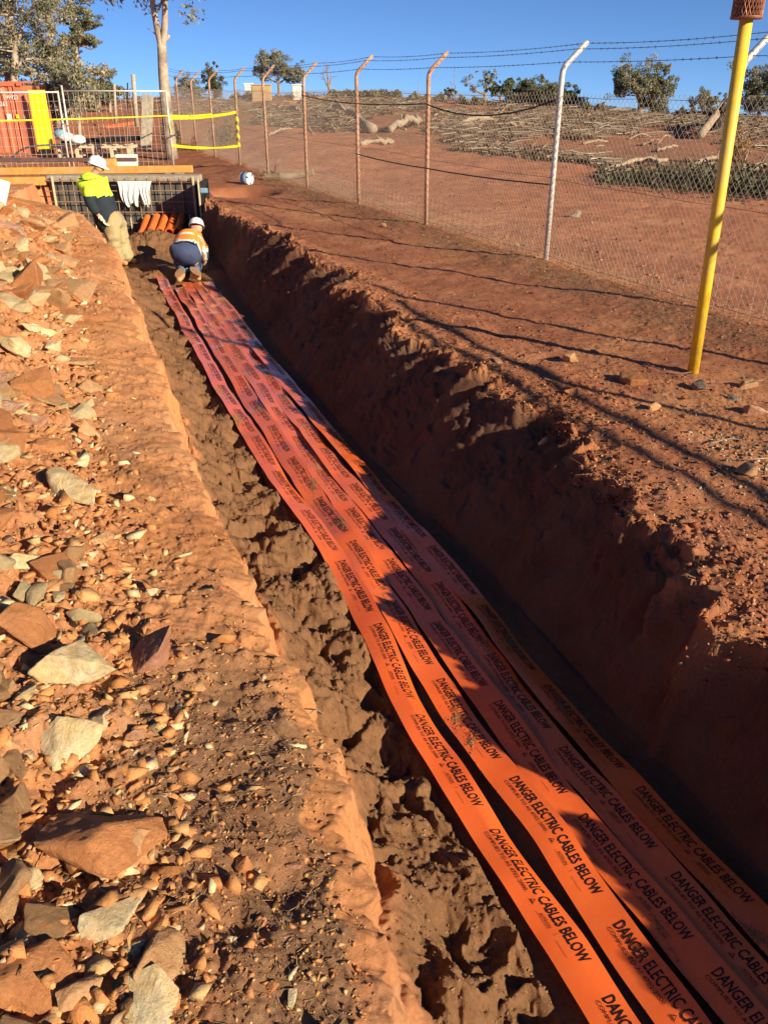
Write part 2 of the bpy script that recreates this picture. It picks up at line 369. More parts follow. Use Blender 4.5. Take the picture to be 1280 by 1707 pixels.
# ------------------------------------------------------------------ mesh builders
class MB:
    def __init__(s): s.V=[]; s.F=[]; s.MI=[]; s.n=0
    def add(s,V,F,mi=0):
        V=np.asarray(V,float); s.V.append(V); s.F+= [tuple(int(i)+s.n for i in f) for f in F]; s.MI+=[mi]*len(F); s.n+=len(V); return s
    def box(s,c,d,rz=0,rx=0,ry=0,mi=0,bev=0):
        m=Matrix.Rotation(rz,3,'Z')@Matrix.Rotation(rx,3,'X')@Matrix.Rotation(ry,3,'Y')
        hx,hy,hz=[q/2 for q in d]
        if bev<=0:
            V=[m@Vector((a*hx,b*hy,e*hz))+Vector(c) for a in(-1,1) for b in(-1,1) for e in(-1,1)]
            F=[(0,1,3,2),(4,6,7,5),(0,4,5,1),(2,3,7,6),(0,2,6,4),(1,5,7,3)]
            return s.add(V,F,mi)
        bm=bmesh.new(); bmesh.ops.create_cube(bm,size=1)
        for v in bm.verts: v.co=Vector((v.co.x*d[0],v.co.y*d[1],v.co.z*d[2]))
        bmesh.ops.bevel(bm,geom=bm.edges[:],offset=bev,segments=2,affect='EDGES')
        bm.verts.ensure_lookup_table(); V=[m@v.co+Vector(c) for v in bm.verts]; F=[[v.index for v in f.verts] for f in bm.faces]; bm.free()
        return s.add(V,F,mi)
    def tube(s,pts,r,k=8,mi=0,caps=True):
        pts=[Vector(p) for p in pts]; n=len(pts); rr=r if hasattr(r,'__len__') else [r]*n
        V=[];up=Vector((0,0,1))
        t0=(pts[1]-pts[0]).normalized(); a=t0.cross(up) if abs(t0.z)<.95 else t0.cross(Vector((1,0,0)))
        a.normalize()
        for i,p in enumerate(pts):
            t=(pts[min(i+1,n-1)]-pts[max(i-1,0)]).normalized(); a=(a-t*a.dot(t)).normalized(); b=t.cross(a)
            for j in range(k):
                q=2*math.pi*j/k; V.append(p+(a*math.cos(q)+b*math.sin(q))*rr[i])
        F=[(i*k+j,i*k+(j+1)%k,(i+1)*k+(j+1)%k,(i+1)*k+j) for i in range(n-1) for j in range(k)]
        if caps: F+=[tuple(range(k))[::-1],tuple((n-1)*k+j for j in range(k))]
        return s.add(V,F,mi)
    def build(s,name,mats,parent=None,smooth=False,**k):
        me=bpy.data.meshes.new(name); me.from_pydata([tuple(v) for v in np.concatenate(s.V)],[],s.F)
        o=link(name,me,mats,parent,smooth=smooth,**k)
        me.polygons.foreach_set('material_index',np.array(s.MI,np.int32)); me.update()
        return o
def sticks_mesh(P0,P1,r0,r1,col,k=3):
    P0=np.asarray(P0);P1=np.asarray(P1); n=len(P0); d=P1-P0; d/=np.linalg.norm(d,axis=1)[:,None]+1e-9
    up=np.where(np.abs(d[:,2:3])<.9,[[0,0,1.]],[[1.,0,0]]); a=np.cross(d,up); a/=np.linalg.norm(a,axis=1)[:,None]; b=np.cross(d,a)
    V=np.empty((n,2*k,3))
    for j in range(k):
        q=2*math.pi*j/k; o=a*math.cos(q)+b*math.sin(q); V[:,j]=P0+o*np.asarray(r0)[:,None]; V[:,k+j]=P1+o*np.asarray(r1)[:,None]
    F=[(j,(j+1)%k,k+(j+1)%k,k+j) for j in range(k)]; F=np.array(F)[None]+np.arange(n)[:,None,None]*2*k
    C=np.repeat(np.asarray(col)[:,None,:],2*k,1).reshape(-1,3)
    return V.reshape(-1,3),F.reshape(-1,4),C

# ------------------------------------------------------------------ rocks
def ico(sub):
    bm=bmesh.new(); bmesh.ops.create_icosphere(bm,subdivisions=sub,radius=1); bm.verts.ensure_lookup_table()
    V=np.array([v.co[:] for v in bm.verts]); F=np.array([[v.index for v in f.verts] for f in bm.faces]); bm.free(); return V,F
IV4,IF4=ico(4); IV3,IF3=ico(3); IV2,IF2=ico(2); IV1,IF1=ico(1)
def rock_shape(seed,planes=14,sub=4,rough=.03,lo=.45,hi=.85,scale=(1,1,1)):
    r=np.random.default_rng(seed); V=(IV4 if sub==4 else IV3 if sub==3 else IV2).copy(); F=(IF4 if sub==4 else IF3 if sub==3 else IF2)
    for _ in range(planes):
        n=r.normal(size=3); n/=np.linalg.norm(n); d=r.uniform(lo,hi); s=V@n; m=s>d; V[m]-=np.outer(s[m]-d,n)
    if rough:
        nn=fbm(V[:,0]+seed,V[:,1],2.5,4,seed,z=V[:,2]); V*=(1+rough*2.2*nn)[:,None]
    V=V*np.array(scale); V/=np.abs(V).max(); return V,F
def rot(rx,ry,rz): return np.array(Matrix.Rotation(rz,3,'Z')@Matrix.Rotation(ry,3,'Y')@Matrix.Rotation(rx,3,'X'))
def hull_rock(seed,scale=(1,1,1),npts=13,cuts=3,rough=.03,bev=.05):
    r=np.random.default_rng(seed); bm=bmesh.new()
    for _ in range(npts):
        p=r.normal(size=3); p/=np.linalg.norm(p)**.55; p*=r.uniform(.75,1.05); p=np.clip(p,-1,1); bm.verts.new(p*np.array(scale))
    bmesh.ops.convex_hull(bm,input=bm.verts[:]); 
    for v in [v for v in bm.verts if not v.link_faces]: bm.verts.remove(v)
    bmesh.ops.dissolve_limit(bm,angle_limit=R(9),verts=bm.verts[:],edges=bm.edges[:])
    if bev: bmesh.ops.bevel(bm,geom=bm.edges[:],offset=bev,segments=1,affect='EDGES',clamp_overlap=True)
    bmesh.ops.triangulate(bm,faces=bm.faces[:])
    for _ in range(cuts):
        bmesh.ops.subdivide_edges(bm,edges=[e for e in bm.edges if e.calc_length()>.09],cuts=1)
        bmesh.ops.triangulate(bm,faces=bm.faces[:])
    bm.verts.ensure_lookup_table(); bm.normal_update(); V=np.array([v.co[:] for v in bm.verts]); Nn=np.array([v.normal[:] for v in bm.verts]); F=np.array([[v.index for v in f.verts] for f in bm.faces]); bm.free()
    if rough:
        a=fbm(V[:,0]+seed,V[:,1],2.2,3,seed,z=V[:,2])*1.3+fbm(V[:,0],V[:,1]+seed,7,3,seed+5,z=V[:,2]*2.2)*.8
        V=V+Nn*(a*rough)[:,None]
    V/=np.abs(V).max(); return V,F
HR=[hull_rock(900+i,npts=7,cuts=0,rough=0,bev=0) for i in range(14)]
ROCKV=[hull_rock(100+i,[(1,.75,.42),(1,.8,.55),(1,.6,.3),(1,.9,.25),(1,.55,.4)][i%5]) for i in range(14)]
OLDV=lambda:[rock_shape(100+i,planes=24,lo=.34,hi=.62,rough=.012,scale=[(1,.75,.42),(1,.8,.55),(1,.6,.3),(1,.9,.25),(1,.55,.4)][i%5],sub=4) for i in range(14)]
ROCKM={}
def rock_me(i,mat):
    if (i,mat) not in ROCKM:
        V,F=ROCKV[i]; me=np_mesh('rock',V,F); me.materials.append(M[mat]); ROCKM[(i,mat)]=me
        me.polygons.foreach_set('use_smooth',np.ones(len(me.polygons),bool))
        try: me.set_sharp_from_angle(angle=R(28))
        except Exception: pass
    return ROCKM[(i,mat)]
def rock(px,py,wpx,mat,shape,label,rz=0,rx=0,ry=0,sz=(1,1,1),sink=.35,group=None,at=None):
    h=hit(px,py) if at is None else np.array(at); c=h[1]*math.cos(PITCH)+(CAMH-h[2])*math.sin(PITCH); rad=wpx/FPX*c/2
    V,F=hull_rock(int(px*7+py)+shape,sz,npts=13,cuts=4,rough=.028,bev=.035)
    me=np_mesh('rock',V*rad,F)
    o=link('rock',me,M[mat],smooth=True,label=label,cat='rock',group=group)
    try: me.set_sharp_from_angle(angle=R(30))
    except Exception: pass
    o.rotation_euler=(rx,ry,rz); hz=rad*sz[2]/max(sz)*(1-sink)
    o.location=(h[0],h[1]+rad*.2,h[2]+hz*.6); return o
#px,py,width px,material,label,rz,rx,ry,size
BIG=[
(128,1135,150,'rock_cream','largest pale cream boulder on the left spoil beside the blocky purplish rock',.3,0,.1,(1,.8,.6)),
(240,1108,112,'rock_red','blocky purplish brown rock casting a black shadow at the edge of the spoil',.5,.2,-.2,(1,.7,.65)),
(112,832,150,'rock_cream','long slab with a bright white end pointing down the spoil slope',-.75,.1,.15,(1,.34,.3)),
(116,608,82,'rock_tan','thin flat tan slab with a dark gap under its left edge, far along the bank',-.05,.05,0,(1,.35,.16)),
(147,652,44,'rock_tan','small squarish tan block alone on the bank with a black shadow',0,.1,0,(1,.7,.55)),
(84,585,34,'rock_cream','chalk white rounded rock beside the flat slab on the spoil',0,0,0,(1,.8,.9)),
(30,590,70,'rock_cream','pointed white and cream rock at the left edge of the picture',1.1,.3,.5,(1,.6,.5)),
(58,560,74,'rock_cream','steep cream slab leaning on the spoil heap',1.0,.5,.3,(1,.6,.3)),
(84,752,60,'rock_orange','smooth round orange slab pressed into the bank',.2,0,0,(1,.9,.35)),
(147,730,42,'rock_tan','small pyramid shaped tan rock on the bank',.8,.4,.2,(1,.8,.9)),
(58,714,50,'rock_pink','pale pink rock with a rounded top on the spoil',-.5,.2,0,(1,.7,.6)),
(158,1415,205,'rock_orange','big orange brown boulder in the lower left foreground',-.4,.15,.2,(1,.85,.55)),
(215,1445,120,'rock_tan','tall tan slab standing against the right side of the big orange boulder',1.2,.9,.1,(1,.6,.35)),
(110,1262,120,'rock_cream','rounded cream rock below the largest cream boulder',.3,0,.2,(1,.75,.6)),
(168,1205,66,'rock_cream','crystalline cream rock right of the rubble column',1.3,.2,0,(1,.7,.8)),
(190,1545,130,'rock_cream','crescent shaped cream and tan rock below the big orange boulder',1.0,.4,.2,(1,.55,.5)),
(268,1620,120,'rock_tan','upright tan slab at the bottom edge of the bank',1.4,.7,.1,(1,.75,.3)),
(232,1692,130,'rock_cream','bright cream rock cut by the bottom of the picture',.1,0,0,(1,.7,.5)),
(130,1680,84,'rock_tan','smooth tan rock left of the bright cream rock at the bottom',1.0,.3,.2,(1,.6,.5)),
(40,1665,170,'rock_orange','wide rusty orange boulder in the bottom left corner',.2,.1,.1,(1,.8,.5)),
(55,1070,140,'rock_orange','flat faced orange rock left of the largest cream boulder',.9,.4,.3,(1,.75,.45)),
(40,950,60,'rock_cream','small triangular white rock on the left edge of the spoil',.3,.5,.2,(1,.6,.6)),
(175,905,52,'rock_tan','brown and orange wedge stone on the bank below the long slab',.1,.2,0,(1,.6,.45)),
(252,992,26,'rock_cream','small white oval pebble on the bank above the purplish rock',.1,0,0,(1,.6,.6)),
(250,835,22,'rock_cream','small white chip of stone on the gravelly bank',-.4,.1,0,(1,.5,.4)),
(222,1236,40,'rock_pink','small pinkish stone on the dark litter of the bank',.3,0,0,(1,.7,.6)),
(403,1452,36,'rock_orange','crumbly orange clod at the edge of the dark footprint',.3,.2,0,(1,.8,.8)),
(494,1451,34,'rock_pink','small flat mauve brick-like stone beside the dark footprint',0,.1,0,(1,.45,.45)),
(486,1668,38,'rock_cream','narrow upright white and grey stone at the bottom of the bank',1.4,.4,0,(1,.55,.6)),
(375,1338,36,'rock_tan','flat yellowish tan stone in the middle of the dark litter',-.2,0,0,(1,.5,.4)),
(290,1287,26,'rock_tan','small tan stone in the litter below the pinkish stone',.5,0,0,(1,.7,.5)),
(453,1650,28,'rock_orange','small rusty stone left of the narrow upright white stone',.9,.4,0,(1,.6,.5)),
(1058,638,52,'rock_orange','flat orange slab lying on the red ground left of the yellow post',-.12,.15,.05,(1,.55,.25)),
(1165,652,28,'rock_grey','speckled grey and tan lump just below the yellow post',.4,0,0,(1,.85,.9)),
(950,604,28,'rock_tan','pale tan stone near the trench lip with a black shadow',0,.2,0,(1,.7,.7)),
(952,660,24,'rock_orange','bright orange stone near the trench lip',.3,.3,0,(1,.9,.7)),
(908,672,22,'rock_orange','small orange stone on the very lip of the trench',.3,.3,0,(1,.7,.6)),
(1090,684,24,'rock_tan','yellowish stone below the flat orange slab',.5,.4,0,(1,.7,.6)),
(1245,646,34,'rock_tan','angular tan stone at the right edge of the picture',.2,.3,0,(1,.6,.5)),
(1256,690,40,'rock_pink','reddish pink angular stone at the right edge below the tan one',.6,.3,0,(1,.7,.5)),
(1222,668,24,'rock_grey','small flat grey stone right of the yellow post',0,0,0,(1,.7,.4)),
(1243,793,40,'rock_tan','big brown stone lying in the bar shadows at the right edge',-.2,.1,0,(1,.6,.6)),
(905,800-60,20,'rock_tan','small pale stone just inside the sunlit trench edge',.5,.4,0,(1,.7,.6)),
(640,378,10,'rock_tan','little pale stone on the red ground near the fence',0,0,0,(1,.7,.6)),
(958,362,26,'rock_grey','dark clod of earth on the red ground behind the fence',.2,0,0,(1,.7,.6)),
]
for i,(px,py,w,m,lb,rz,rx,ry,sz) in enumerate(BIG): rock(px,py,w,m,i,lb,rz,rx,ry,sz,sink=.3 if sz[2]>.5 else .2)
# the rest of the countable spoil rocks
mats=['rock_tan']*8+['rock_orange']*4+['rock_cream']*4+['rock_pink']*1
cnt=0; bigp=[(b[0],b[1],b[2]) for b in BIG]; tries=0
while cnt<285 and tries<40000:
    tries+=1
    y=math.exp(rng.uniform(math.log(1.0),math.log(12.5))); dl=.5+abs(rng.normal())*.55+(.1 if y<3 else 0)
    x=float(xLf(np.array([y]))[0])-dl/.93
    hw=.407*y+.42
    if x<-hw-.1: continue
    z=g(x,y); c=y*math.cos(PITCH)+(CAMH-z)*math.sin(PITCH)
    pu=640+FPX*x/c; pv=853.5-FPX*(y*math.sin(PITCH)-(CAMH-z)*math.cos(PITCH))/c
    r=float(np.clip(rng.lognormal(math.log(.074),.45),.035,.17))*(1+.45*min(1,max(0,(y-2.5)/3)))
    if any(abs(pu-a)<w*.5+r/c*FPX*.5 and abs(pv-b)<w*.4+r/c*FPX*.4 for a,b,w in bigp): continue
    i=int(rng.integers(14)); mt=mats[int(rng.integers(len(mats)))]
    o=bpy.data.objects.new('rock',rock_me(i,mt)); COL.objects.link(o)
    o.location=(x,y,z+r*.08); o.scale=(r,r,r); o.rotation_euler=(rng.normal()*.35,rng.normal()*.35+.25,rng.uniform(0,6.28))
    col={'rock_tan':'tan','rock_orange':'rusty orange','rock_cream':'pale cream','rock_pink':'pinkish'}[mt]
    sz='large' if r>.09 else 'fist sized' if r>.05 else 'small'
    wh='in the near part of the spoil heap' if y<3 else 'halfway along the spoil heap' if y<7 else 'far along the spoil heap'
    lbl=f'{sz} angular {col} rock {wh}'
    tag(o,lbl,'rock','loose '+lbl.replace(' rock ',' rocks ')); cnt+=1
print('rocks',cnt)

k=0
while k<60:
    y=float(rng.uniform(2.6,9.5)); x=float(xRf(np.array([y]))[0])+.08+float(rng.exponential(.7)); r=float(np.clip(rng.lognormal(math.log(.022),.45),.012,.055))
    if x>.407*y+.5 or x*.92+y*.39>5.9: continue
    mt=['rock_orange','rock_red','rock_pink','rock_tan'][int(rng.integers(4))]; i=int(rng.integers(14)); o=bpy.data.objects.new('rock',rock_me(i,mt)); COL.objects.link(o); z=gf(x,y)
    o.location=(x,y,z+r*.15); o.scale=(r,r,r*.8); o.rotation_euler=(rng.normal()*.25,rng.normal()*.25,rng.uniform(0,6.28))
    col={'rock_tan':'tan','rock_orange':'orange','rock_red':'dull red','rock_pink':'pinkish'}[mt]; wh='near the trench lip' if x-float(xRf(np.array([y]))[0])<.5 else 'on the red ground between trench and fence'
    tag(o,f'small {col} stone {wh}','rock',f'small {col} stones {wh}'); k+=1
# ------------------------------------------------------------------ loose gravel and clods (uncountable)
def shard(seed,sub=1):
    V=(IV2 if sub==2 else IV1).copy(); r=np.random.default_rng(seed)
    for _ in range(15):
        n=r.normal(size=3); n/=np.linalg.norm(n); d=r.uniform(.3,.55); q=V@n; m=q>d; V[m]-=np.outer(q[m]-d,n)
    return V
SH2=[shard(i,2) for i in range(12)]; SH1=[shard(40+i,1) for i in range(12)]
def scatter_stones(name,n,sampler,rmin,rmax,pal,label,cat,flat=.6,sub=IV1,subF=IF1,zoff=.15):
    xs,ys=sampler(n); n=len(xs); zs=terrain(xs,ys,True)
    r=rmin*(rmax/rmin)**(rng.random(n)**2.2)
    ty=rng.integers(len(HR),size=n)
    sc=np.stack([rng.uniform(.7,1.2,n),rng.uniform(.55,1,n),rng.uniform(.35,.35+flat*.6,n)],-1)
    a=rng.uniform(0,6.28,n); t=rng.normal(size=n)*.4
    pal=np.array(pal); c=pal[rng.integers(len(pal),size=n)]*rng.uniform(.7,1.15,(n,1))
    VV=[];FF=[];CC=[];off=0
    for k in range(len(HR)):
        m=ty==k; q=int(m.sum())
        if not q: continue
        base,subF=HR[k]; nv=len(base)
        V=base[None]*sc[m][:,None,:]*1.15; ca,sa,ct,st_=[w[m][:,None] for w in (np.cos(a),np.sin(a),np.cos(t),np.sin(t))]
        x=V[:,:,0]*ct-V[:,:,2]*st_; z=V[:,:,0]*st_+V[:,:,2]*ct; y=V[:,:,1]
        W=np.stack([x*ca-y*sa,x*sa+y*ca,z],-1)*r[m][:,None,None]+np.stack([xs[m],ys[m],zs[m]+r[m]*zoff],-1)[:,None,:]
        VV.append(W.reshape(-1,3)); FF.append((subF[None]+np.arange(q)[:,None,None]*nv).reshape(-1,3)+off); CC.append(np.repeat(c[m],nv,0)); off+=q*nv
    me=np_mesh(name,np.concatenate(VV),np.concatenate(FF),np.concatenate(CC))
    return link(name,me,M['stones'],kind='stuff',label=label,cat=cat)
def s_left(n):
    y=np.exp(rng.uniform(math.log(.9),math.log(13),n*2)); dl=.04+np.abs(rng.normal(size=n*2))*.75; x=xLf(y)-dl/.93
    k=(x>-(.407*y+.6))&(rng.random(n*2)<np.where(dl<.45,.45+.5*(y<2.5),1)); return x[k][:n],y[k][:n]
def s_heap(n):
    y=np.exp(rng.uniform(math.log(.9),math.log(13),n*2)); dl=.5+np.abs(rng.normal(size=n*2))*.6-rng.exponential(.10,n*2); x=xLf(y)-dl/.93
    k=(x>-(.407*y+.6)); return x[k][:n],y[k][:n]
def s_right(n):
    y=np.exp(rng.uniform(math.log(2.0),math.log(17),n*3)); dr=rng.exponential(.9,n*3); x=xRf(y)+.01+dr
    w=.5+.5*(fbm(x,y,1.1,3,131)>-.05); k=(x<.407*y+.7)&(rng.random(n*3)<w); return x[k][:n],y[k][:n]
def s_fence(n):
    t=rng.uniform(-4,22,n*2); q=6.0+rng.normal(size=n*2)*.45; x=q*.92-t*.39; y=q*.39+t*.92
    k=(abs(x)<.407*y+.6)&(y>3); return x[k][:n],y[k][:n]
def s_gravel(n):
    y=rng.normal(4.4,.45,n); x=rng.normal(2.35,.35,n); k=x>xRf(y)+.1; return x[k],y[k]
palL=[(.56,.26,.10),(.50,.21,.075),(.60,.33,.14),(.42,.18,.075),(.66,.43,.21),(.48,.23,.10),(.54,.245,.095)]
palR=[(.36,.11,.05),(.30,.09,.045),(.45,.19,.09),(.24,.08,.045),(.55,.30,.16),(.33,.14,.08)]
palG=[(.30,.26,.20),(.42,.34,.24),(.20,.17,.14),(.50,.30,.18),(.35,.15,.08),(.55,.48,.36)]
scatter_stones('gravel',11000,s_left,.0025,.012,palL,'fine orange gravel and crumbs strewn over the left bank','gravel')
scatter_stones('rubble',6000,s_heap,.006,.042,palL+[(.55,.25,.10)]*6+[(.70,.50,.28)],'broken rubble filling the gaps between rocks of the spoil heap','rubble',sub=IV2,subF=IF2,zoff=-.05)
scatter_stones('rubble',1300,s_heap,.020,.070,palL[:3]+[(.74,.58,.34),(.70,.46,.27),(.62,.34,.16),(.55,.25,.10)],'larger pale and orange rubble packed among the rocks of the spoil heap','rubble',zoff=-.2,flat=.3)
scatter_stones('gravel',16000,s_right,.003,.016,palR,'dark red gravel and clods scattered on the ground right of the trench','gravel')
scatter_stones('gravel',8000,s_fence,.004,.017,palG[:3]+palR[:3],'litter of small stones along the foot of the fence','gravel')
def s_beyond(n):
    px=rng.uniform(380,1300,n*2); y=rng.uniform(9,34,n*2); x=(px-640)/1571*y; k=(x*.92+y*.39>6.2); return x[k][:n],y[k][:n]
scatter_stones('gravel',5000,s_beyond,.006,.035,palR+[(.5,.3,.18)],'pebbles strewn over the red track beyond the fence','gravel')
scatter_stones('gravel',1500,s_gravel,.005,.02,palG,'patch of pale grey gravel at the right edge by the trench','gravel')
def s_lip(n):
    y=np.exp(rng.uniform(math.log(2.0),math.log(16),n)); return xRf(y)+rng.exponential(.13,n)-.05,y
scatter_stones('rubble',2600,s_lip,.005,.024,palR,'red clods crumbling along the shaded lip of the trench','rubble',sub=IV2,subF=IF2)
def s_sand(n):
    y=np.exp(rng.uniform(math.log(.9),math.log(12),n)); a=xLf(y)+.15; b=np.minimum(ip(TLX,y),xRf(y)-.4); return a+(b-a)*rng.random(n),y
scatter_stones('sand_crumbs',9000,s_sand,.002,.009,[(.31,.17,.09),(.25,.135,.07),(.36,.2,.11)],'crumbs of moist sand beside the orange tapes','sand')
# twigs and bark litter
def litter(name,n,sampler,lmin,lmax,r,pal,label,up=.15):
    xs,ys=sampler(n); n=len(xs); zs=terrain(xs,ys,True); L=rng.uniform(lmin,lmax,n); a=rng.uniform(0,6.28,n); e=np.abs(rng.normal(size=n))*up
    P0=np.stack([xs,ys,zs+.003],-1); P1=P0+np.stack([np.cos(a)*L,np.sin(a)*L,e*L],-1)
    c=np.array(pal)[rng.integers(len(pal),size=n)]*rng.uniform(.6,1.2,(n,1)); rr=r*rng.uniform(.5,1.3,n)
    v,f,cc=sticks_mesh(P0,P1,rr,rr*.4,c); return link(name,np_mesh(name,v,f,cc),M['sticks'],kind='stuff',label=label,cat='litter')
def s_mul(n):
    y=rng.uniform(.95,2.35,n*2); dl=.1+rng.random(n*2)*.5; return xLf(y)-dl/.93,y
litter('bark_litter',700,s_mul,.006,.030,.0016,[(.24,.14,.08),(.16,.09,.055),(.42,.28,.16),(.30,.17,.10)],'dark bark chips and twigs mixed in the soil of the near left bank')
litter('dry_grass',5000,s_fence,.03,.11,.0012,[(.42,.30,.17),(.32,.22,.12),(.22,.14,.08)],'dry grass stems and leaf litter under the wire fence',.8)
litter('twigs',500,s_right,.02,.12,.0018,[(.36,.22,.13),(.45,.32,.2)],'scattered twigs on the red ground right of the trench',.2)

# ------------------------------------------------------------------ danger tapes
def tape_mat():
    b=NB('tape_plastic'); n=b.noise(3,4,.5); c=b.ramp(n,[(.3,(.86,.135,.022)),(.7,(.93,.175,.035))])
    sandm=b.ramp(b.noise(5.5,9,.72),[(.585,(0,0,0)),(.66,(1,1,1))])
    co=b.n('ShaderNodeSeparateXYZ'); b.l(b.coord(),co.inputs[0])
    fa=b.math('MULTIPLY',b.math('SUBTRACT',co.outputs['Y'],3.6),.22,True); fa=b.math('ADD',b.math('MULTIPLY',fa,.75),.12)
    dm=b.math('MULTIPLY',sandm,fa)
    c=b.mix(dm,c,(.36,.20,.11))
    film=b.math('MULTIPLY',b.ramp(b.noise(2.2,6,.6),[(.4,(0,0,0)),(.75,(.3,.3,.3))]),fa); c=b.mix(film,c,(.46,.24,.20))
    ro=b.math('ADD',b.math('MULTIPLY',dm,.5),b.math('ADD',.20,b.math('MULTIPLY',b.noise(20,4),.15)))
    b.b.inputs['Coat Weight'].default_value=.0; b.l(b.math('MULTIPLY',fa,.9),b.b.inputs['Coat Weight']); b.b.inputs['Coat Roughness'].default_value=.16; return b.done(c,ro,b.bump(b.noise(7,4,.6),.16,.01),0,.5)
M['tape']=tape_mat()
M['ink']=simple('black_ink',(.018,.012,.012),.5,.3,40,.02)
rowsT={ # photo row : (left,right) edges of the five tapes
 1500:[(852,922),(949,1033),(1042,1114),(1116,1181),(1187,1275)],
 1200:[(668,725),(742,802),(807,860),(862,920),(926,980)],
 960:[(553,593),(596,637),(645,690),(694,733),(735,769)],
 740:[(413,438),(450,480),(485,513),(514,544),(548,584)],
 600:[(331,354),(365,389),(390,414),(415,436),(437,456)],
 500:[(278,297),(303,323),(323,340),(342,357),(361,378)]}
ends=[461,478,470,470,467]
def catmull(Pn,m=24):
    o=[]; Q=[2*Pn[0]-Pn[1]]+list(Pn)+[2*Pn[-1]-Pn[-2]]
    for i in range(1,len(Q)-2):
        for k in range(m):
            t=k/m; p0,p1,p2,p3=Q[i-1:i+3]
            o.append(.5*((2*p1)+(-p0+p2)*t+(2*p0-5*p1+4*p2-p3)*t*t+(-p0+3*p1-3*p2+p3)*t**3))
    o.append(Pn[-1]); return np.array(o)
TZ=FLOOR+.065
def text_mesh(body,w,h,bold=.0):
    cu=bpy.data.curves.new('t','FONT'); cu.body=body; cu.resolution_u=2; cu.offset=bold; cu.size=1
    ob=bpy.data.objects.new('t',cu); COL.objects.link(ob); bpy.context.view_layer.update()
    me=bpy.data.meshes.new_from_object(ob.evaluated_get(bpy.context.evaluated_depsgraph_get())); bpy.data.objects.remove(ob)
    bm=bmesh.new(); bm.from_mesh(me); bpy.data.meshes.remove(me)
    ys_=[v.co.y for v in bm.verts]; y0_,y1_=min(ys_),max(ys_)
    for q_ in range(1,6):
        bmesh.ops.bisect_plane(bm,geom=bm.verts[:]+bm.edges[:]+bm.faces[:],plane_co=(0,y0_+(y1_-y0_)*q_/6,0),plane_no=(0,1,0))
    bmesh.ops.triangulate(bm,faces=bm.faces[:]); bm.verts.ensure_lookup_table()
    V=np.array([v.co[:2] for v in bm.verts]); F=[[v.index for v in f.verts] for f in bm.faces]; bm.free()
    mn=V.min(0); mx=V.max(0); V=(V-mn)/(mx-mn)*[w,h]; return V,np.array(F)
def join2(parts):
    V=[];F=[];n=0
    for v,f in parts: V.append(v);F.append(f+n);n+=len(v)
    return np.concatenate(V),np.concatenate(F)
tA=text_mesh('DANGER ELECTRIC CABLES BELOW',.615,.046,.012)
tB=text_mesh('COMPLIES TO AS 4702-2000.',.305,.015,.0)
tC=text_mesh('ASTRON',.062,.013,.0)
tri=(np.array([[0,0],[.022,0],[.011,.018],[.004,.003],[.018,.003],[.011,.0145]]),np.array([[0,1,4],[0,4,3],[1,2,5],[1,5,4],[2,0,3],[2,3,5]]))
bar=lambda x,y,w,h:(np.array([[x,y],[x+w,y],[x+w,y+h],[x,y+h]]),np.array([[0,1,2],[0,2,3]]))
def off(t,x,y): return (t[0]+[x,y],t[1])
BLOCK=join2([off(tA,0,.004),off(tB,0,-.020),off(tri,.335,-.020),bar(.333,-.023,.028,.0015),off(tC,.40,-.022),bar(.385,-.026,.08,.0012),bar(.49,-.024,.001,.018),bar(.51,-.026,.07,.0012)])
TAPES=[]
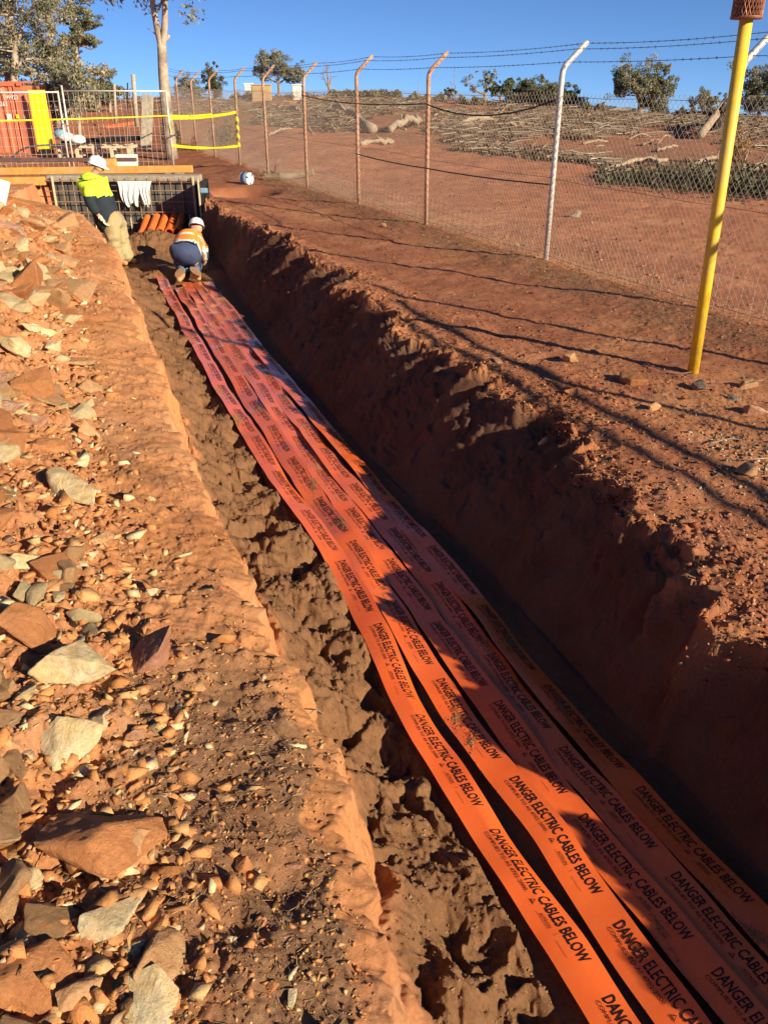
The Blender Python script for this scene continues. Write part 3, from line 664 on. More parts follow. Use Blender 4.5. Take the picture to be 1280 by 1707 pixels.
for ti in range(5):
    pts=[]
    for py in sorted(rowsT,reverse=True):
        l,r=rowsT[py][ti]; pts.append(P((l+r)/2,py,TZ)[:2])
    d0=(pts[0]-pts[1]); d0/=np.linalg.norm(d0)
    pts=[pts[0]+d0*2.6,pts[0]+d0*1.0]+pts
    dl=pts[-1]-pts[-2]; dl/=np.linalg.norm(dl); e=P(sum(rowsT[500][ti])/2,ends[ti],TZ)[:2]; pts.append(pts[-1]+dl*np.linalg.norm(e-pts[-1]))
    C=catmull(np.array(pts)); seg=np.r_[0,np.cumsum(np.linalg.norm(np.diff(C,axis=0),axis=1))]; Ltot=seg[-1]
    for _ in range(3): C[1:-1]=(C[:-2]+2*C[1:-1]+C[2:])/4
    def fr(s,t,ti=ti,C=C,seg=seg):   # s from near end, t to the right of travel
        s=np.asarray(s,float); t=np.asarray(t,float)
        x=np.interp(s,seg,C[:,0]); y=np.interp(s,seg,C[:,1]); e=.06
        dx=np.interp(s+e,seg,C[:,0])-np.interp(s-e,seg,C[:,0]); dy=np.interp(s+e,seg,C[:,1])-np.interp(s-e,seg,C[:,1]); n=np.hypot(dx,dy)+1e-9
        nx,ny=dy/n,-dx/n
        z=TZ+.014*vn(s*1.3+ti*9,s*0,seed=200+ti)+.006*vn(s*4.1,s*0,seed=210+ti)+(.02 if ti==0 else .0)
        roll=.20*vn(s*1.1,s*0,seed=220+ti)+.08*vn(s*3.7,s*0,seed=225+ti); lw=.012*vn(s*1.7,s*0,seed=240+ti)+.004*vn(s*5.1,s*0,seed=245+ti); x=x+nx*lw; y=y+ny*lw
        if ti==0:
            roll=roll+.05
            fold=np.exp(-((y-2.28)/.28)**2)*.9+np.exp(-((y-3.2)/.22)**2)*.8+np.exp(-((y-5.7)/.3)**2)*.9
            z=z-np.clip(t-.01,0,1)**1.3*fold*1.6
        z=z-t*roll+.007*np.cos(t/.15*2.6+ti)*vn(s*2.2,s*0,seed=230+ti)
        return np.stack([x+nx*t,y+ny*t,z],-1)
    ns=int(Ltot/.012); ss=np.linspace(0,Ltot-.001,ns); tt=np.linspace(-.075,.075,17)
    SS,TT=np.meshgrid(ss,tt,indexing='ij'); W=fr(SS.ravel(),TT.ravel()); ii=np.arange(ns*17).reshape(ns,17)
    Fq=np.stack([ii[:-1,:-1],ii[:-1,1:],ii[1:,1:],ii[1:,:-1]],-1).reshape(-1,4)
    names=['leftmost orange warning tape, lifted and folded over at its right edge','second orange warning tape from the left, fully sunlit in the foreground','middle orange warning tape crossed by the edge of the shade','fourth orange warning tape from the left, shaded over most of its length','rightmost orange warning tape beside the dark trench wall']
    t=empty('warning_tape',(float(C[0,0]),float(C[0,1]),TZ),label=names[ti],cat='warning tape',group='orange warning tapes laid side by side in the trench')
    o=link('strip',np_mesh('strip',W-np.array(t.location),Fq),M['tape'],t,smooth=True)
    per=.742; off0=[.12,.56,.02,.33,.60][ti]; VV=[];FF=[];n=0
    s0=.2-off0
    while s0<Ltot-.65:
        v,f=BLOCK; s=s0+.62-v[:,0]; tt_=v[:,1]
        if s.min()>.02 and s.max()<Ltot-.03:
            w=fr(s,tt_+.0); w[:,2]+=.0019; VV.append(w); FF.append(f+n); n+=len(w)
        s0+=per
    W2=np.concatenate(VV)-np.array(t.location); link('lettering',np_mesh('lettering',W2,np.concatenate(FF)),M['ink'],t)
    TAPES.append((fr,Ltot,C))
# spilled sand crumbs on the tapes
xs=[];zs=[]
Vs=[];Fs=[];Cs=[];n=0
for ti,(fr,Lt,C) in enumerate(TAPES):
    for _ in range(7 if ti in(1,2,4) else 4):
        s0=rng.uniform(1.0,Lt-.4)+0; t0=rng.uniform(-.06,.07); m=int(rng.integers(150,600)); sp=rng.uniform(.03,.10)
        s=np.clip(s0+rng.normal(size=m)*sp*rng.exponential(1.0,m),0.05,Lt-.05); tq=np.clip(t0+rng.normal(size=m)*.014*rng.exponential(1.0,m)+.25*(s-s0)*rng.normal(),-.073,.073); w=fr(s,tq); r=rng.uniform(.0007,.0026,m)*(1+.6*(rng.random(m)<.06))
        v=IV1[None]*(1+rng.normal(size=(m,len(IV1),1))*.15)*r[:,None,None]+w[:,None,:]; v[:,:,2]+=.002
        Vs.append(v.reshape(-1,3)); Fs.append((IF1[None]+np.arange(m)[:,None,None]*len(IV1)).reshape(-1,3)+n); n+=m*len(IV1)
        Cs.append(np.repeat(np.array([[.36,.20,.10]])*rng.uniform(.7,1.2,(m,1)),len(IV1),0))
link('spilled_sand',np_mesh('spilled_sand',np.concatenate(Vs),np.concatenate(Fs),np.concatenate(Cs)),M['stones'],kind='stuff',label='crumbs of sand spilled on the orange tapes',cat='sand')

# ------------------------------------------------------------------ boundary fence
M['galv']=simple('galvanised_pipe',(.62,.60,.55),.5,.2,30,.1,.002,.2,.4,(.35,.30,.24),.5)
M['rust']=simple('rusty_pipe',(.42,.22,.13),.8,.3,25,.3,.003,0,.2,(.60,.45,.34),.8)
M['wire']=simple('fence_wire',(.52,.45,.38),.6,.2,20,0,.001,.3,.4)
M['barb']=simple('barbed_wire_steel',(.10,.085,.075),.7,.2,20,0,.001,.2,.3)
M['hose']=simple('black_cable',(.02,.02,.022),.5,.2,20,.05)
FN=np.array([.92,.39]); 
PB=[(9.3,-6.1),(8.05,-3.15),(6.8,-.3),(5.6,2.55),(4.4,5.4),(3.12,8.27),(2.01,10.74),(.66,13.81),(-.46,16.2),(-1.64,19.15),(-2.86,22.3),(-3.98,25.1),(-5.2,28.1),(-6.35,31.0),(-7.5,34.0),(-8.7,37.0)]
fence=empty('security_fence',(PB[6][0],PB[6][1],0),label='tall chain link fence with angled posts and three strands of barbed wire',cat='fence')
FO=np.array(fence.location)
ARM=[]
def tub(name,pts,r,mat,parent,k=8,origin=None,smooth=True):
    o=MB().tube([np.array(p)-(FO if origin is None else origin) for p in pts],r,k).build(name,mat,parent,smooth=smooth); return o
for i,(x,y) in enumerate(PB):
    z=g(x,y); lean=rng.normal(size=2)*.012; top=2.09; b=np.array([x,y,z-.1]); u=np.array([x+lean[0],y+lean[1],z+top])
    nrm=np.array([FN[0],FN[1],0]); tip=u+nrm*.30+np.array([0,0,.29])
    a1=u-np.array([lean[0],lean[1],1])*.06+nrm*0; m_=u+nrm*.035+np.array([0,0,.055])
    new=i<=6
    po=tub('post',[b,b+(u-b)*.5,a1,u+nrm*.008+np.array([0,0,.005]),m_,m_+(tip-m_)*.5,tip],[.032,.032,.032,.032,.031,.029,.028],M['galv'] if new else M['rust'],fence,10)
    if i in (5,6): tag(po,label='white galvanised post')
    ARM.append((u+nrm*.06+np.array([0,0,.09]),u+nrm*.17+np.array([0,0,.22]),tip-(tip-u)*.04))
# barbed wires
for k in range(3):
    m=MB(); 
    for i in range(len(PB)-1):
        A=ARM[i][k];B=ARM[i+1][k]; n=10
        pts=[A+(B-A)*t+np.array([0,0,-.015*4*t*(1-t)*(1+.3*k)]) for t in np.linspace(0,1,n+1)]
        m.tube([p-FO for p in pts],.0028,4,caps=False)
        if i>=4:
            L=np.linalg.norm(B-A)
            for q in range(int(L/.11)):
                t=(q+.5)*.11/L; p=A+(B-A)*t+np.array([0,0,-.015*4*t*(1-t)*(1+.3*k)])-FO; d=rng.normal(size=3); d/=np.linalg.norm(d); s=.016
                m.tube([p-d*s,p+d*s],.0026,3,caps=False); e=np.cross(d,(B-A)/L); m.tube([p-e*s,p+e*s],.0026,3,caps=False)
    m.build('barbed_wire',M['barb'],fence)
# chain link: straight runs of both slants, woven by a small offset
MH=1.86
def along(s):   # position on the fence line by running length
    P_=np.array(PB); d=np.r_[0,np.cumsum(np.linalg.norm(np.diff(P_,axis=0),axis=1))]; return np.interp(s,d,P_[:,0]),np.interp(s,d,P_[:,1]),d[-1]
LT=along(0)[2]
A0=[];A1=[]
pitch=.072
for sgn in (1,-1):
    for k in range(int(LT/pitch)+1):
        s0=k*pitch; run=MH*.80; nseg=6
        s=s0+sgn*run*np.linspace(0,1,nseg+1); h=np.linspace(.04,MH+.015,nseg+1)
        for j in range(nseg):
            a,b=s[j],s[j+1]
            if min(a,b)<0 or max(a,b)>LT: continue
            xa,ya,_=along(a); xb,yb,_=along(b); o=.0015*sgn
            za=.015*math.sin(a*1.1); 
            A0.append((xa+o,ya+o,h[j])); A1.append((xb+o,yb+o,h[j+1]))
A0=np.array(A0);A1=np.array(A1)
A0[:,2]+=terrain(A0[:,0],A0[:,1],False); A1[:,2]+=terrain(A1[:,0],A1[:,1],False)
v,f,_=sticks_mesh(A0-FO,A1-FO,np.full(len(A0),.0021),np.full(len(A0),.0021),np.zeros((len(A0),3)))
link('wire_mesh',np_mesh('wire_mesh',v,f),M['wire'],fence)
m=MB()
def line_at(h,r,sag=.0,k=4,s0=0,s1=LT,step=.5,m=m):
    ss=np.arange(s0,s1,step); pts=[]
    for s in ss: x,y,_=along(s); pts.append(np.array([x,y,g(x,y)+h-sag*abs(math.sin(s*1.05))])-FO)
    m.tube(pts,r,k,caps=False)
for h in (.06,.95,1.83): line_at(h,.0024)
m.build('tension_wire',M['barb'],fence)
# low netting pegged along the foot
A0=[];A1=[]
for s in np.arange(9,LT-8,.15):
    x,y,_=along(s); z=g(x,y); h=.42+.06*math.sin(s*3); x2,y2,_=along(s+.01*math.sin(s*9)); A0.append((x-.05,y-.02,z)); A1.append((x2-.02,y2-.01,z+h))
for hh in (.12,.25,.38):
    for s in np.arange(9,LT-8,.3):
        xa,ya,_=along(s); xb,yb,_=along(s+.3); A0.append((xa-.04,ya-.02,g(xa,ya)+hh)); A1.append((xb-.04,yb-.02,g(xb,yb)+hh))
A0=np.array(A0);A1=np.array(A1); v,f,_=sticks_mesh(A0-FO,A1-FO,np.full(len(A0),.0016),np.full(len(A0),.0016),np.zeros((len(A0),3)))
link('low_netting',np_mesh('low_netting',v,f),M['wire'],fence)
m=MB()
def cable(s0,s1,h0,h1,sag,r,m):
    ss=np.linspace(s0,s1,24); pts=[]
    for s in ss:
        t=(s-s0)/(s1-s0); x,y,_=along(s); pts.append((x-.04,y-.02,h0+(h1-h0)*t-sag*4*t*(1-t)))
    m.tube(pts,r,6)
sd=np.r_[0,np.cumsum(np.linalg.norm(np.diff(np.array(PB),axis=0),axis=1))]
cable(sd[6],sd[7],1.84,1.74,.16,.010,m); cable(sd[7],sd[9],1.74,1.8,.07,.009,m)
m.build('black_cable',M['hose'],label='thin black cable slung along the top of the chain link fence',cat='cable')
m=MB(); cable(sd[6],sd[7],.93,.86,.02,.009,m); cable(sd[7],sd[8],.86,.9,.02,.009,m)
m.build('black_cable',M['hose'],label='black cable tied at knee height along the fence behind the white post',cat='cable')
# unseen pipe rails, added out of view on the right to cast twin shadow bars
m=MB()
for h in (2.22,2.42):
    ss=np.linspace(sd[1],sd[4]-.3,12); m.tube([(along(s)[0],along(s)[1],h) for s in ss],.03,8)
m.build('shadow_rail',M['galv'],label='pair of unseen pipe rails beyond the right edge, added to cast shadow bars',cat='rail')

# ------------------------------------------------------------------ yellow post with basket
M['yellow']=simple('yellow_paint',(.80,.52,.03),.5,.16,7,.12,.003,0,.4,(.50,.36,.20),.6)
M['copper']=simple('rusty_perforated_steel',(.30,.12,.07),.6,.3,30,.1,.002,.4,.4)
yp=empty('yellow_post',(2.38,6.26,g(2.38,6.26)),label='leaning yellow steel pole carrying a rusty perforated basket',cat='pole')
yp.location.z=0.0
def ypw(z): return (-.05*z/2.4,0,z)
MB().tube([ypw(-.1),ypw(1.2),ypw(2.5)],.042,16).build('pole',M['yellow'],yp,smooth=True)
m=MB(); bx,by,_=ypw(2.45); r=.092; zb=2.375; hb=.34
# perforated sleeve: rings and slanted strips
nn=26
for sgn in (1,-1):
    for k in range(nn):
        pts=[(bx+r*math.cos(2*math.pi*k/nn+sgn*q*1.15/9),by+r*math.sin(2*math.pi*k/nn+sgn*q*1.15/9),zb+.012+(hb-.03)*q/9) for q in range(10)]
        m.tube(pts,.0052,4,caps=False)
for zz in (zb+.006,zb+hb): m.tube([(bx+r*math.cos(a),by+r*math.sin(a),zz) for a in np.linspace(0,2*math.pi,29)],.010,6,caps=False)
m.build('basket',M['copper'],yp)
MB().tube([(bx,by,zb-.004),(bx,by,zb+.006)],[.088,.088],24).build('base_plate',M['copper'],yp)
MB().tube([(bx,by,zb+.01),(bx,by,zb+hb-.02)],[.072,.072],20).build('inner_can',simple('dark_can',(.10,.045,.03),.7,.2),yp)

# ------------------------------------------------------------------ formwork, timbers, conduits
M['ply']=simple('black_form_ply',(.085,.088,.088),.45,.35,9,.1,.003,0,.4,(.22,.20,.17),.5)
M['conc']=simple('weathered_timber_cap',(.36,.31,.24),.9,.3,14,.3)
M['rebar']=simple('rusty_reinforcing_bar',(.34,.19,.11),.8,.3,40,.2)
M['palebar']=simple('pale_timber_stake',(.60,.52,.36),.8,.2,20,.1)
M['lvl']=simple('orange_timber',(.72,.34,.08),.7,.2,8,.15,.003,0,.3,(.62,.45,.25),.5)
M['brown']=simple('brown_steel_beam',(.16,.09,.08),.6,.25,10,.1)
M['dark']=simple('dark_void',(.02,.018,.016),.9,.2)
FZ=FLOOR; YF=17.30; x0,x1=-6.42,-3.62; zt=.44
fw=empty('formwork',((x0+x1)/2,YF,FZ),label='black formwork wall faced with a rusty steel reinforcing grid at the end of the trench',cat='formwork')
O=np.array(fw.location)
m=MB()
npn=11; w=(x1-x0)/npn
for i in range(npn):
    m.box(((x0+w*(i+.5))-O[0],.03,(zt-.14-FZ)/2-.02),(w-.012,.04,zt-.14-FZ+.04),mi=0,bev=.004)
m.build('ply_panel',M['ply'],fw)
m=MB(); m.box((0,.13,(zt-FZ)/2-.08),(x1-x0,.12,zt-FZ-.16)); m.build('backing',M['dark'],fw)
MB().box((.02,.10,zt-FZ-.06),(x1-x0+.12,.34,.12),bev=.01).build('cap_beam',M['conc'],fw)
m=MB()
for k in range(14): xx=x0+.05+(x1-x0-.1)*k/13-O[0]; m.tube([(xx,-.11,0.0),(xx+rng.normal()*.006,-.11,zt-FZ-.03)],.0085,6)
for zz in np.linspace(.12,zt-FZ-.08,6): m.tube([(x0-O[0]-.08,-.128,zz),(x1-O[0]+.12,-.128,zz+rng.normal()*.006)],.0085,6)
m.build('reinforcing_grid',M['rebar'],fw)
m=MB()
for k in range(11): xx=x0+.35+(x1-x0-.5)*k/10-O[0]; m.tube([(xx,-.16,-.05),(xx,-.15,.44+.04*math.sin(k*2))],.010,6)
m.build('starter_bar',M['palebar'],fw)
for xx in (x0+.10,x1-.02): MB().box((xx-O[0],-.15,(zt-FZ)/2),(.035,.03,zt-FZ-.02),bev=.003).build('stake',M['palebar'],fw)
# right return wall of the formwork (seen edge on, black)
MB().box((x1-O[0]+.17,-.25,(zt-FZ)/2-.03),(.05,1.0,zt-FZ-.1),bev=.004).build('side_panel',M['dark'],fw)
MB().box((x1-O[0]+.21,-.80,(zt-FZ)/2+.0),(.03,.03,zt-FZ+.05),bev=.003).build('side_stake',M['palebar'],fw)
M['blue']=simple('pale_blue_plastic',(.22,.36,.50),.5,.15)
for zz in (.55,.98): MB().box((x1-O[0]+.30,-.78,zz),(.13,.06,.085),bev=.008).build('blue_clamp',M['blue'],fw)
# fill soil behind so that no gap shows
# towels
M['cloth']=simple('white_cloth',(.80,.79,.74),.9,.05,10,.15,.01)
def towel(x,w,h,seed,name,label,wb=.6):
    n,mz=26,22; V=[]
    for j in range(mz):
        t=j/(mz-1)
        for i in range(n):
            u=i/(n-1)-.5; ww=w*(1-(1-wb)*t)
            fold=.018*math.sin(u*22+seed)*(.25+t)+.010*math.sin(u*47+seed*2+t*2)*t
            hh=h*(1-.18*abs(math.sin(u*5+seed)))
            V.append((x+u*ww+.015*math.sin(t*5+seed),YF-.155-fold-.02*math.sin(t*3.1),zt-.09-hh*t))
    F=[(j*n+i,j*n+i+1,(j+1)*n+i+1,(j+1)*n+i) for j in range(mz-1) for i in range(n-1)]
    bm=bmesh.new(); vs=[bm.verts.new(v) for v in V]; [bm.faces.new([vs[q] for q in f]) for f in F]
    bmesh.ops.recalc_face_normals(bm,faces=bm.faces[:]); bmesh.ops.solidify(bm,geom=bm.faces[:],thickness=.006)
    me=bpy.data.meshes.new(name); bm.to_mesh(me); bm.free(); link(name,me,M['cloth'],smooth=True,label=label,cat='cloth',group='white cloths hung on the formwork')
xa=atY(218,300,YF)[0]; xb=atY(244,300,YF)[0]
towel(xa,.46,.48,1.0,'hanging_cloth','wide white cloth with ragged bottom hung on the steel grid')
towel(xb,.27,.50,2.7,'hanging_cloth','narrow white cloth hung right beside the wide one on the grid',.45)
# timbers lying on top and behind
def beam(a,b,sec,mat,name,label,cat,bev=.006,group=None):
    a=np.array(a,float);b=np.array(b,float); d=b-a; L=float(np.linalg.norm(d)); q=Vector(d).to_track_quat('X','Z').to_matrix()
    mm=MB().box((0,0,0),(L,sec[0],sec[1]),bev=bev); mm.V=[np.array([(q@Vector(v))[:] for v in mm.V[0]])]
    o=mm.build(name,mat,label=label,cat=cat,group=group); o.location=tuple((a+b)/2); return o
beam((-9.6,18.0,.43),(-3.75,17.72,.52),(.09,.13),M['lvl'],'timber_beam','long orange timber beam lying along the top of the formwork','timber')
beam((-9.6,17.2,.30),(-6.48,17.2,.35),(.09,.15),M['lvl'],'timber_beam','lower pale orange plank at the left end of the formwork','timber')
beam((-9.6,18.5,.62),(-5.0,18.35,.64),(.12,.07),M['brown'],'steel_beam','dark brown steel beam lying behind the orange timber','beam')
beam((atY(170,285,18)[0],18.0,.60),(atY(196,285,18)[0],17.97,.61),(.14,.16),M['lvl'],'timber_block','short orange timber offcut beside the standing worker','timber')
# conduits
M['conduit']=simple('orange_conduit',(.80,.16,.03),.4,.12,8,.03,.002,0,.5,(.5,.25,.12),.4)
cx=[atY(a,385,16.9)[0] for a in (241,257,272,287,300)]
for i,xx in enumerate(cx):
    m=MB(); r=.072; r2=.062; zz=-.30-.03*(i==0); a=np.array([xx,17.25,zz]); b=np.array([xx+.03,16.55,zz-.20-.03*(i==0)]); d=b-a; q=Vector(d).to_track_quat('Z','Y').to_matrix(); L=float(np.linalg.norm(d)); k=20
    V=[];
    prof=[(r,0),(r,L*.86),(r+.012,L*.87),(r+.012,L),(r2,L),(r2,L*.3),(0.001,L*.29)]
    for rr,z_ in prof:
        for j in range(k):
            t=2*math.pi*j/k; V.append(q@Vector((rr*math.cos(t),rr*math.sin(t),z_))+Vector(a))
    F=[(p*k+j,p*k+(j+1)%k,(p+1)*k+(j+1)%k,(p+1)*k+j) for p in range(len(prof)-1) for j in range(k)]
    m.add(V,F); pos=['leftmost','second','middle','fourth','rightmost'][i]
    m.build('conduit',M['conduit'],smooth=False,label=f'{pos} of the five orange conduits coming out under the formwork grid',cat='pipe',group='orange conduits at the end of the trench')
# tool and scrap beside the kneeling worker
p=P(272,408,-.55)
m=MB().tube([(0,0,0),(.16,.04,.01)],.012,8); m.build('steel_spike',M['galv'],label='small bright metal tool lying in the shadow left of the kneeling worker',cat='tool').location=(P(262,445,FLOOR+.08)[0],P(262,445,FLOOR+.08)[1],FLOOR+.10)

# ------------------------------------------------------------------ temporary fence panels
M['tgal']=simple('bright_galvanised_tube',(.72,.68,.62),.45,.15,20,.05,.001,.3,.5)
def panel(name,X0,Y0,X1,Y1,h,label,lean0=0,lean1=0):
    z0=g(X0,Y0);z1=g(X1,Y1); r=empty(name,(X0,Y0,z0),label=label,cat='fence panel'); O=np.array(r.location)
    A=np.array([X0,Y0,z0+.08]);B=np.array([X1,Y1,z1+.08]); At=A+np.array([lean0,0,h]);Bt=B+np.array([lean1,0,h])
    f=lambda u,w:(A*(1-u)+B*u)*(1-w)+(At*(1-u)+Bt*u)*w-O
    MB().tube([f(0,-.03),f(0,1.05)],.026,8).build('upright',M['tgal'],r,smooth=True); MB().tube([f(1,-.03),f(1,1.0)],.026,8).build('upright',M['tgal'],r,smooth=True)
    MB().tube([f(0,.985),f(1,.985)],.02,8).build('rail',M['tgal'],r,smooth=True); MB().tube([f(0,.02),f(1,.02)],.02,8).build('rail',M['tgal'],r,smooth=True)
    P0=[];P1=[]
    L=np.linalg.norm(B-A)
    nv=int(L/.13)
    for i in range(1,nv): P0.append(f(i/nv,.02));P1.append(f(i/nv,.985))
    for j in range(1,9): P0.append(f(0,.02+j*.965/9));P1.append(f(1,.02+j*.965/9))
    v,ff,_=sticks_mesh(P0,P1,np.full(len(P0),.004),np.full(len(P0),.004),np.zeros((len(P0),3))); link('infill_mesh',np_mesh('infill_mesh',v,ff),M['tgal'],r)
    return r
YT=24.6
xA=atY(124,278,YT)[0]; xB=atY(287,276,YT)[0]; xA1=atY(106,152,YT)[0]; 
panel('temporary_fence_panel',xA,YT,xB,YT+.2,2.0,'right hand wire mesh site fence panel behind the standing worker')
xC=atY(-60,283,YT-.3)[0]; xD=atY(117,278,YT-.1)[0]
panel('temporary_fence_panel',xC,YT-.9,xD,YT-.12,1.98,'left hand wire mesh site fence panel in front of the red container')
m=MB().box((0,0,0),(.5,.22,.16),bev=.03); o=m.build('fence_foot',M['conc'],label='grey concrete foot under the end of the site fence panel',cat='fence foot'); q=atY(290,286,YT+.1); o.location=(q[0],YT+.15,g(q[0],YT+.15)+.06)
# white sign board leaning on panel, and white corner of a board on the left
q0=atY(211,270,YT-.25); m=MB().box((0,0,0),(.58,.03,.42),rz=.05,rx=-.25,bev=.004); o=m.build('sign_board',simple('white_board',(.80,.78,.66),.7,.04),label='blank white board propped against the site fence panel',cat='board'); o.location=(q0[0],YT-.2,g(q0[0],YT-.2)+.36)
q=hit(4,352); m=MB().box((0,0,0),(.35,.03,.50),rz=.3,ry=.35,rx=-.3,bev=.004); o=m.build('sign_board',M['cloth'],label='corner of a white board on the far left edge of the spoil heap',cat='board'); o.location=(q[0]-.12,q[1],q[2]+.12)

# ------------------------------------------------------------------ caution tape
M['caution']=simple('yellow_caution_tape',(.90,.78,.02),.45,.08,10,.05,.002,0,.4)
def ribbon(m,A,B,w,sag,tw0=0,tw1=0,n=30,ph=0):
    A=np.array(A);B=np.array(B);V=[]
    for i in range(n+1):
        t=i/n; c=A+(B-A)*t+np.array([0,0,-sag*4*t*(1-t)]); a=tw0+(tw1-tw0)*t+.35*math.sin(t*9+ph); u=np.array([0,math.sin(a),math.cos(a)])*w/2
        V+= [c-u,c+u]
    m.add(V,[(2*i,2*i+1,2*i+3,2*i+2) for i in range(n)])
pr=np.array([PB[10][0],PB[10][1],0]); pl=np.array([xB,YT+.2,g(xB,YT+.2)])
Zt=atY(390,187,PB[10][1])[2]; Zb=atY(398,243,PB[10][1])[2]
ct=empty('caution_tape',(xB,YT+.2,1.2),label='yellow caution tape strung from the site fence and wound round a rusty fence post',cat='caution tape'); OC=np.array(ct.location)
PR=np.array([atY(394,187,PB[11][1])[0],PB[11][1],0]); Zt=atY(394,187,PB[11][1])[2]; Zb=atY(398,243,PB[11][1])[2]
PR[0]=PB[11][0]
m=MB(); ribbon(m,(xB,YT+.2,atY(284,197,YT)[2])-OC,(PR[0],PR[1]-.04,Zt)-OC,.07,.05,.2,.1); m.build('upper_strip',M['caution'],ct)
m=MB(); ribbon(m,(xB,YT+.2,atY(287,243,YT)[2])-OC,(PR[0],PR[1]-.04,Zb)-OC,.07,.06,.1,.9,ph=2); m.build('lower_strip',M['caution'],ct)
m=MB(); 
pts=[np.array([PR[0]+.05*math.cos(a*1.0),PR[1]+.05*math.sin(a),Zt+(Zb-Zt)*a/25])-OC for a in np.linspace(0,25,90)]
V=[]; 
for p in pts: V+=[p-np.array([0,0,.05]),p+np.array([0,0,.05])]
m.add(V,[(2*i,2*i+1,2*i+3,2*i+2) for i in range(len(pts)-1)]); m.build('wound_strip',M['caution'],ct)
m=MB(); ribbon(m,(xB,YT+.15,atY(284,197,YT)[2])-OC,(xB+.05,YT+.12,atY(284,222,YT)[2])-OC,.08,0,.3,1.2,10); m.build('loose_end',M['caution'],ct)
m=MB(); ribbon(m,(xC,YT-.95,atY(-60,203,YT-1)[2]),(xB,YT+.15,atY(284,193,YT)[2]),.035,.02,.2,.5,60); x_=atY(320,190,PB[12][1])
ribbon(m,(xB,YT+.15,atY(284,193,YT)[2]),(PB[12][0],PB[12][1]-.05,x_[2]),.035,.02,.2,.5,20,3)
m.build('caution_tape',M['caution'],label='long thin yellow tape running across both site fence panels',cat='caution tape')

# ------------------------------------------------------------------ shipping container
M['cont']=simple('red_oxide_container_paint',(.60,.17,.085),.6,.12,3,.06,.004,0,.35,(.45,.16,.09),.5)
M['panelY']=simple('bright_yellow_panel_paint',(.92,.76,.02),.5,.05,3,.02)
M['white']=simple('white_marking_paint',(.80,.76,.70),.6,.05)
YC=31.0; zc=g(-12.5,YC); q=atY(67,262,YC); xr_=q[0]-.18; ztop=atY(52,137,YC)[2]; zbot=atY(67,262,YC)[2]; LC=6.05
ctn=empty('shipping_container',(xr_-LC/2,YC,zbot),label='faded red corrugated shipping container with white stencilled numbers',cat='shipping container')
H_=ztop-zbot; ctn.rotation_euler=(0,0,0)
m=MB(); seg=LC/22; V=[];n=0
xs_=[-LC/2+.12]; ys_=[0]
x=-LC/2+.12
while x<LC/2-.35:
    for dx,dy in ((.07,0),(.05,.04),(.09,.04),(.05,0)):
        x+=dx; xs_.append(x); ys_.append(dy)
for x,yv in zip(xs_,ys_): V+=[(x,yv,.16),(x,yv,H_-.10)]
m.add(V,[(2*i,2*i+2,2*i+3,2*i+1) for i in range(len(xs_)-1)])
m.box((0,1.22,H_/2),(LC-.1,2.3,H_-.2)); m.build('side_wall',M['cont'],ctn)
m=MB(); m.box((0,.02,.08),(LC,.1,.16),bev=.01).box((0,.03,H_-.06),(LC,.12,.12),bev=.01)
m.box((LC/2-.16,.015,H_/2),(.32,.08,H_-.04),bev=.012).box((-LC/2+.06,.015,H_/2),(.14,.1,H_),bev=.01); m.build('frame',M['cont'],ctn)
MB().box((0,1.22,H_+.0),(LC-.04,2.36,.05),bev=.01).build('roof',M['cont'],ctn)
m=MB()
for sx in (-LC/2+.09,LC/2-.09):
    for zz in (.06,H_-.06): m.box((sx,.0,zz),(.18,.18,.12),bev=.02)
m.build('corner_casting',M['cont'],ctn)
def textobj(body,h,xx,zz,parent,y=-.045,mat='white',ext=.004,name='lettering'):
    v,f=text_mesh(body,h*.62*len(body),h,.01); V=np.c_[v[:,0]+xx-h*.62*len(body),np.full(len(v),y),v[:,1]+zz]; return link(name,np_mesh(name,V,f),M[mat],parent)
kx=lambda px: atY(px,200,YC)[0]-(xr_-LC/2); kz=lambda py: atY(20,py,YC)[2]-zbot
textobj('UTB',.13,kx(15),kz(155),ctn); textobj('599923',.13,kx(38),kz(166),ctn); textobj('2261',.13,kx(18),kz(177),ctn)
for a,b_,mm,w_ in ((18,195,'white',.16),(32,194,'panelY',.10),(44,195,'white',.08)): MB().box((kx(a),-.045,kz(b_)),(w_,.004,w_*1.2)).build('sticker',M[mm],ctn)
m=MB()
for xx in (-2,0,1.7,2.7): m.box((xx,.3,-.09),(.28,.5,.18),bev=.01)
m.build('timber_packer',M['palebar'],ctn)
# yellow panel standing beside it
zz0=atY(80,248,YC-.3)[2]; zz1=atY(68,150,YC-.3)[2]; xx0=atY(66,248,YC-.3)[0]; xx1=atY(92,248,YC-.3)[0]
yb=empty('standing_sheet',((xx0+xx1)/2,YC-.3,zz0),label='bright yellow steel panel standing against the corner of the red container',cat='panel')
m=MB().box((-.03,0,(zz1-zz0)/2),(xx1-xx0,.12,zz1-zz0),bev=.01); m.build('sheet',M['panelY'],yb)
for t in (.18,.42,.64,.83): MB().box((-.03,-.064,(zz1-zz0)*t),(xx1-xx0-.06,.012,.02)).build('rib',M['panelY'],yb)
MB().box((-.03,0,-.12),(xx1-xx0-.1,.3,.2),bev=.01).build('foot',M['dark'],yb)
# hose
m=MB(); hp=[(-12,258),(3,262),(12,268),(22,262),(32,252),(45,246),(60,243),(80,242),(110,240),(140,241)]
m.tube([atY(a,b_,28.5) for a,b_ in hp],.028,8); m.build('hose',simple('grey_hose',(.09,.08,.09),.5),smooth=True,label='grey hose looping in front of the red container',cat='hose')

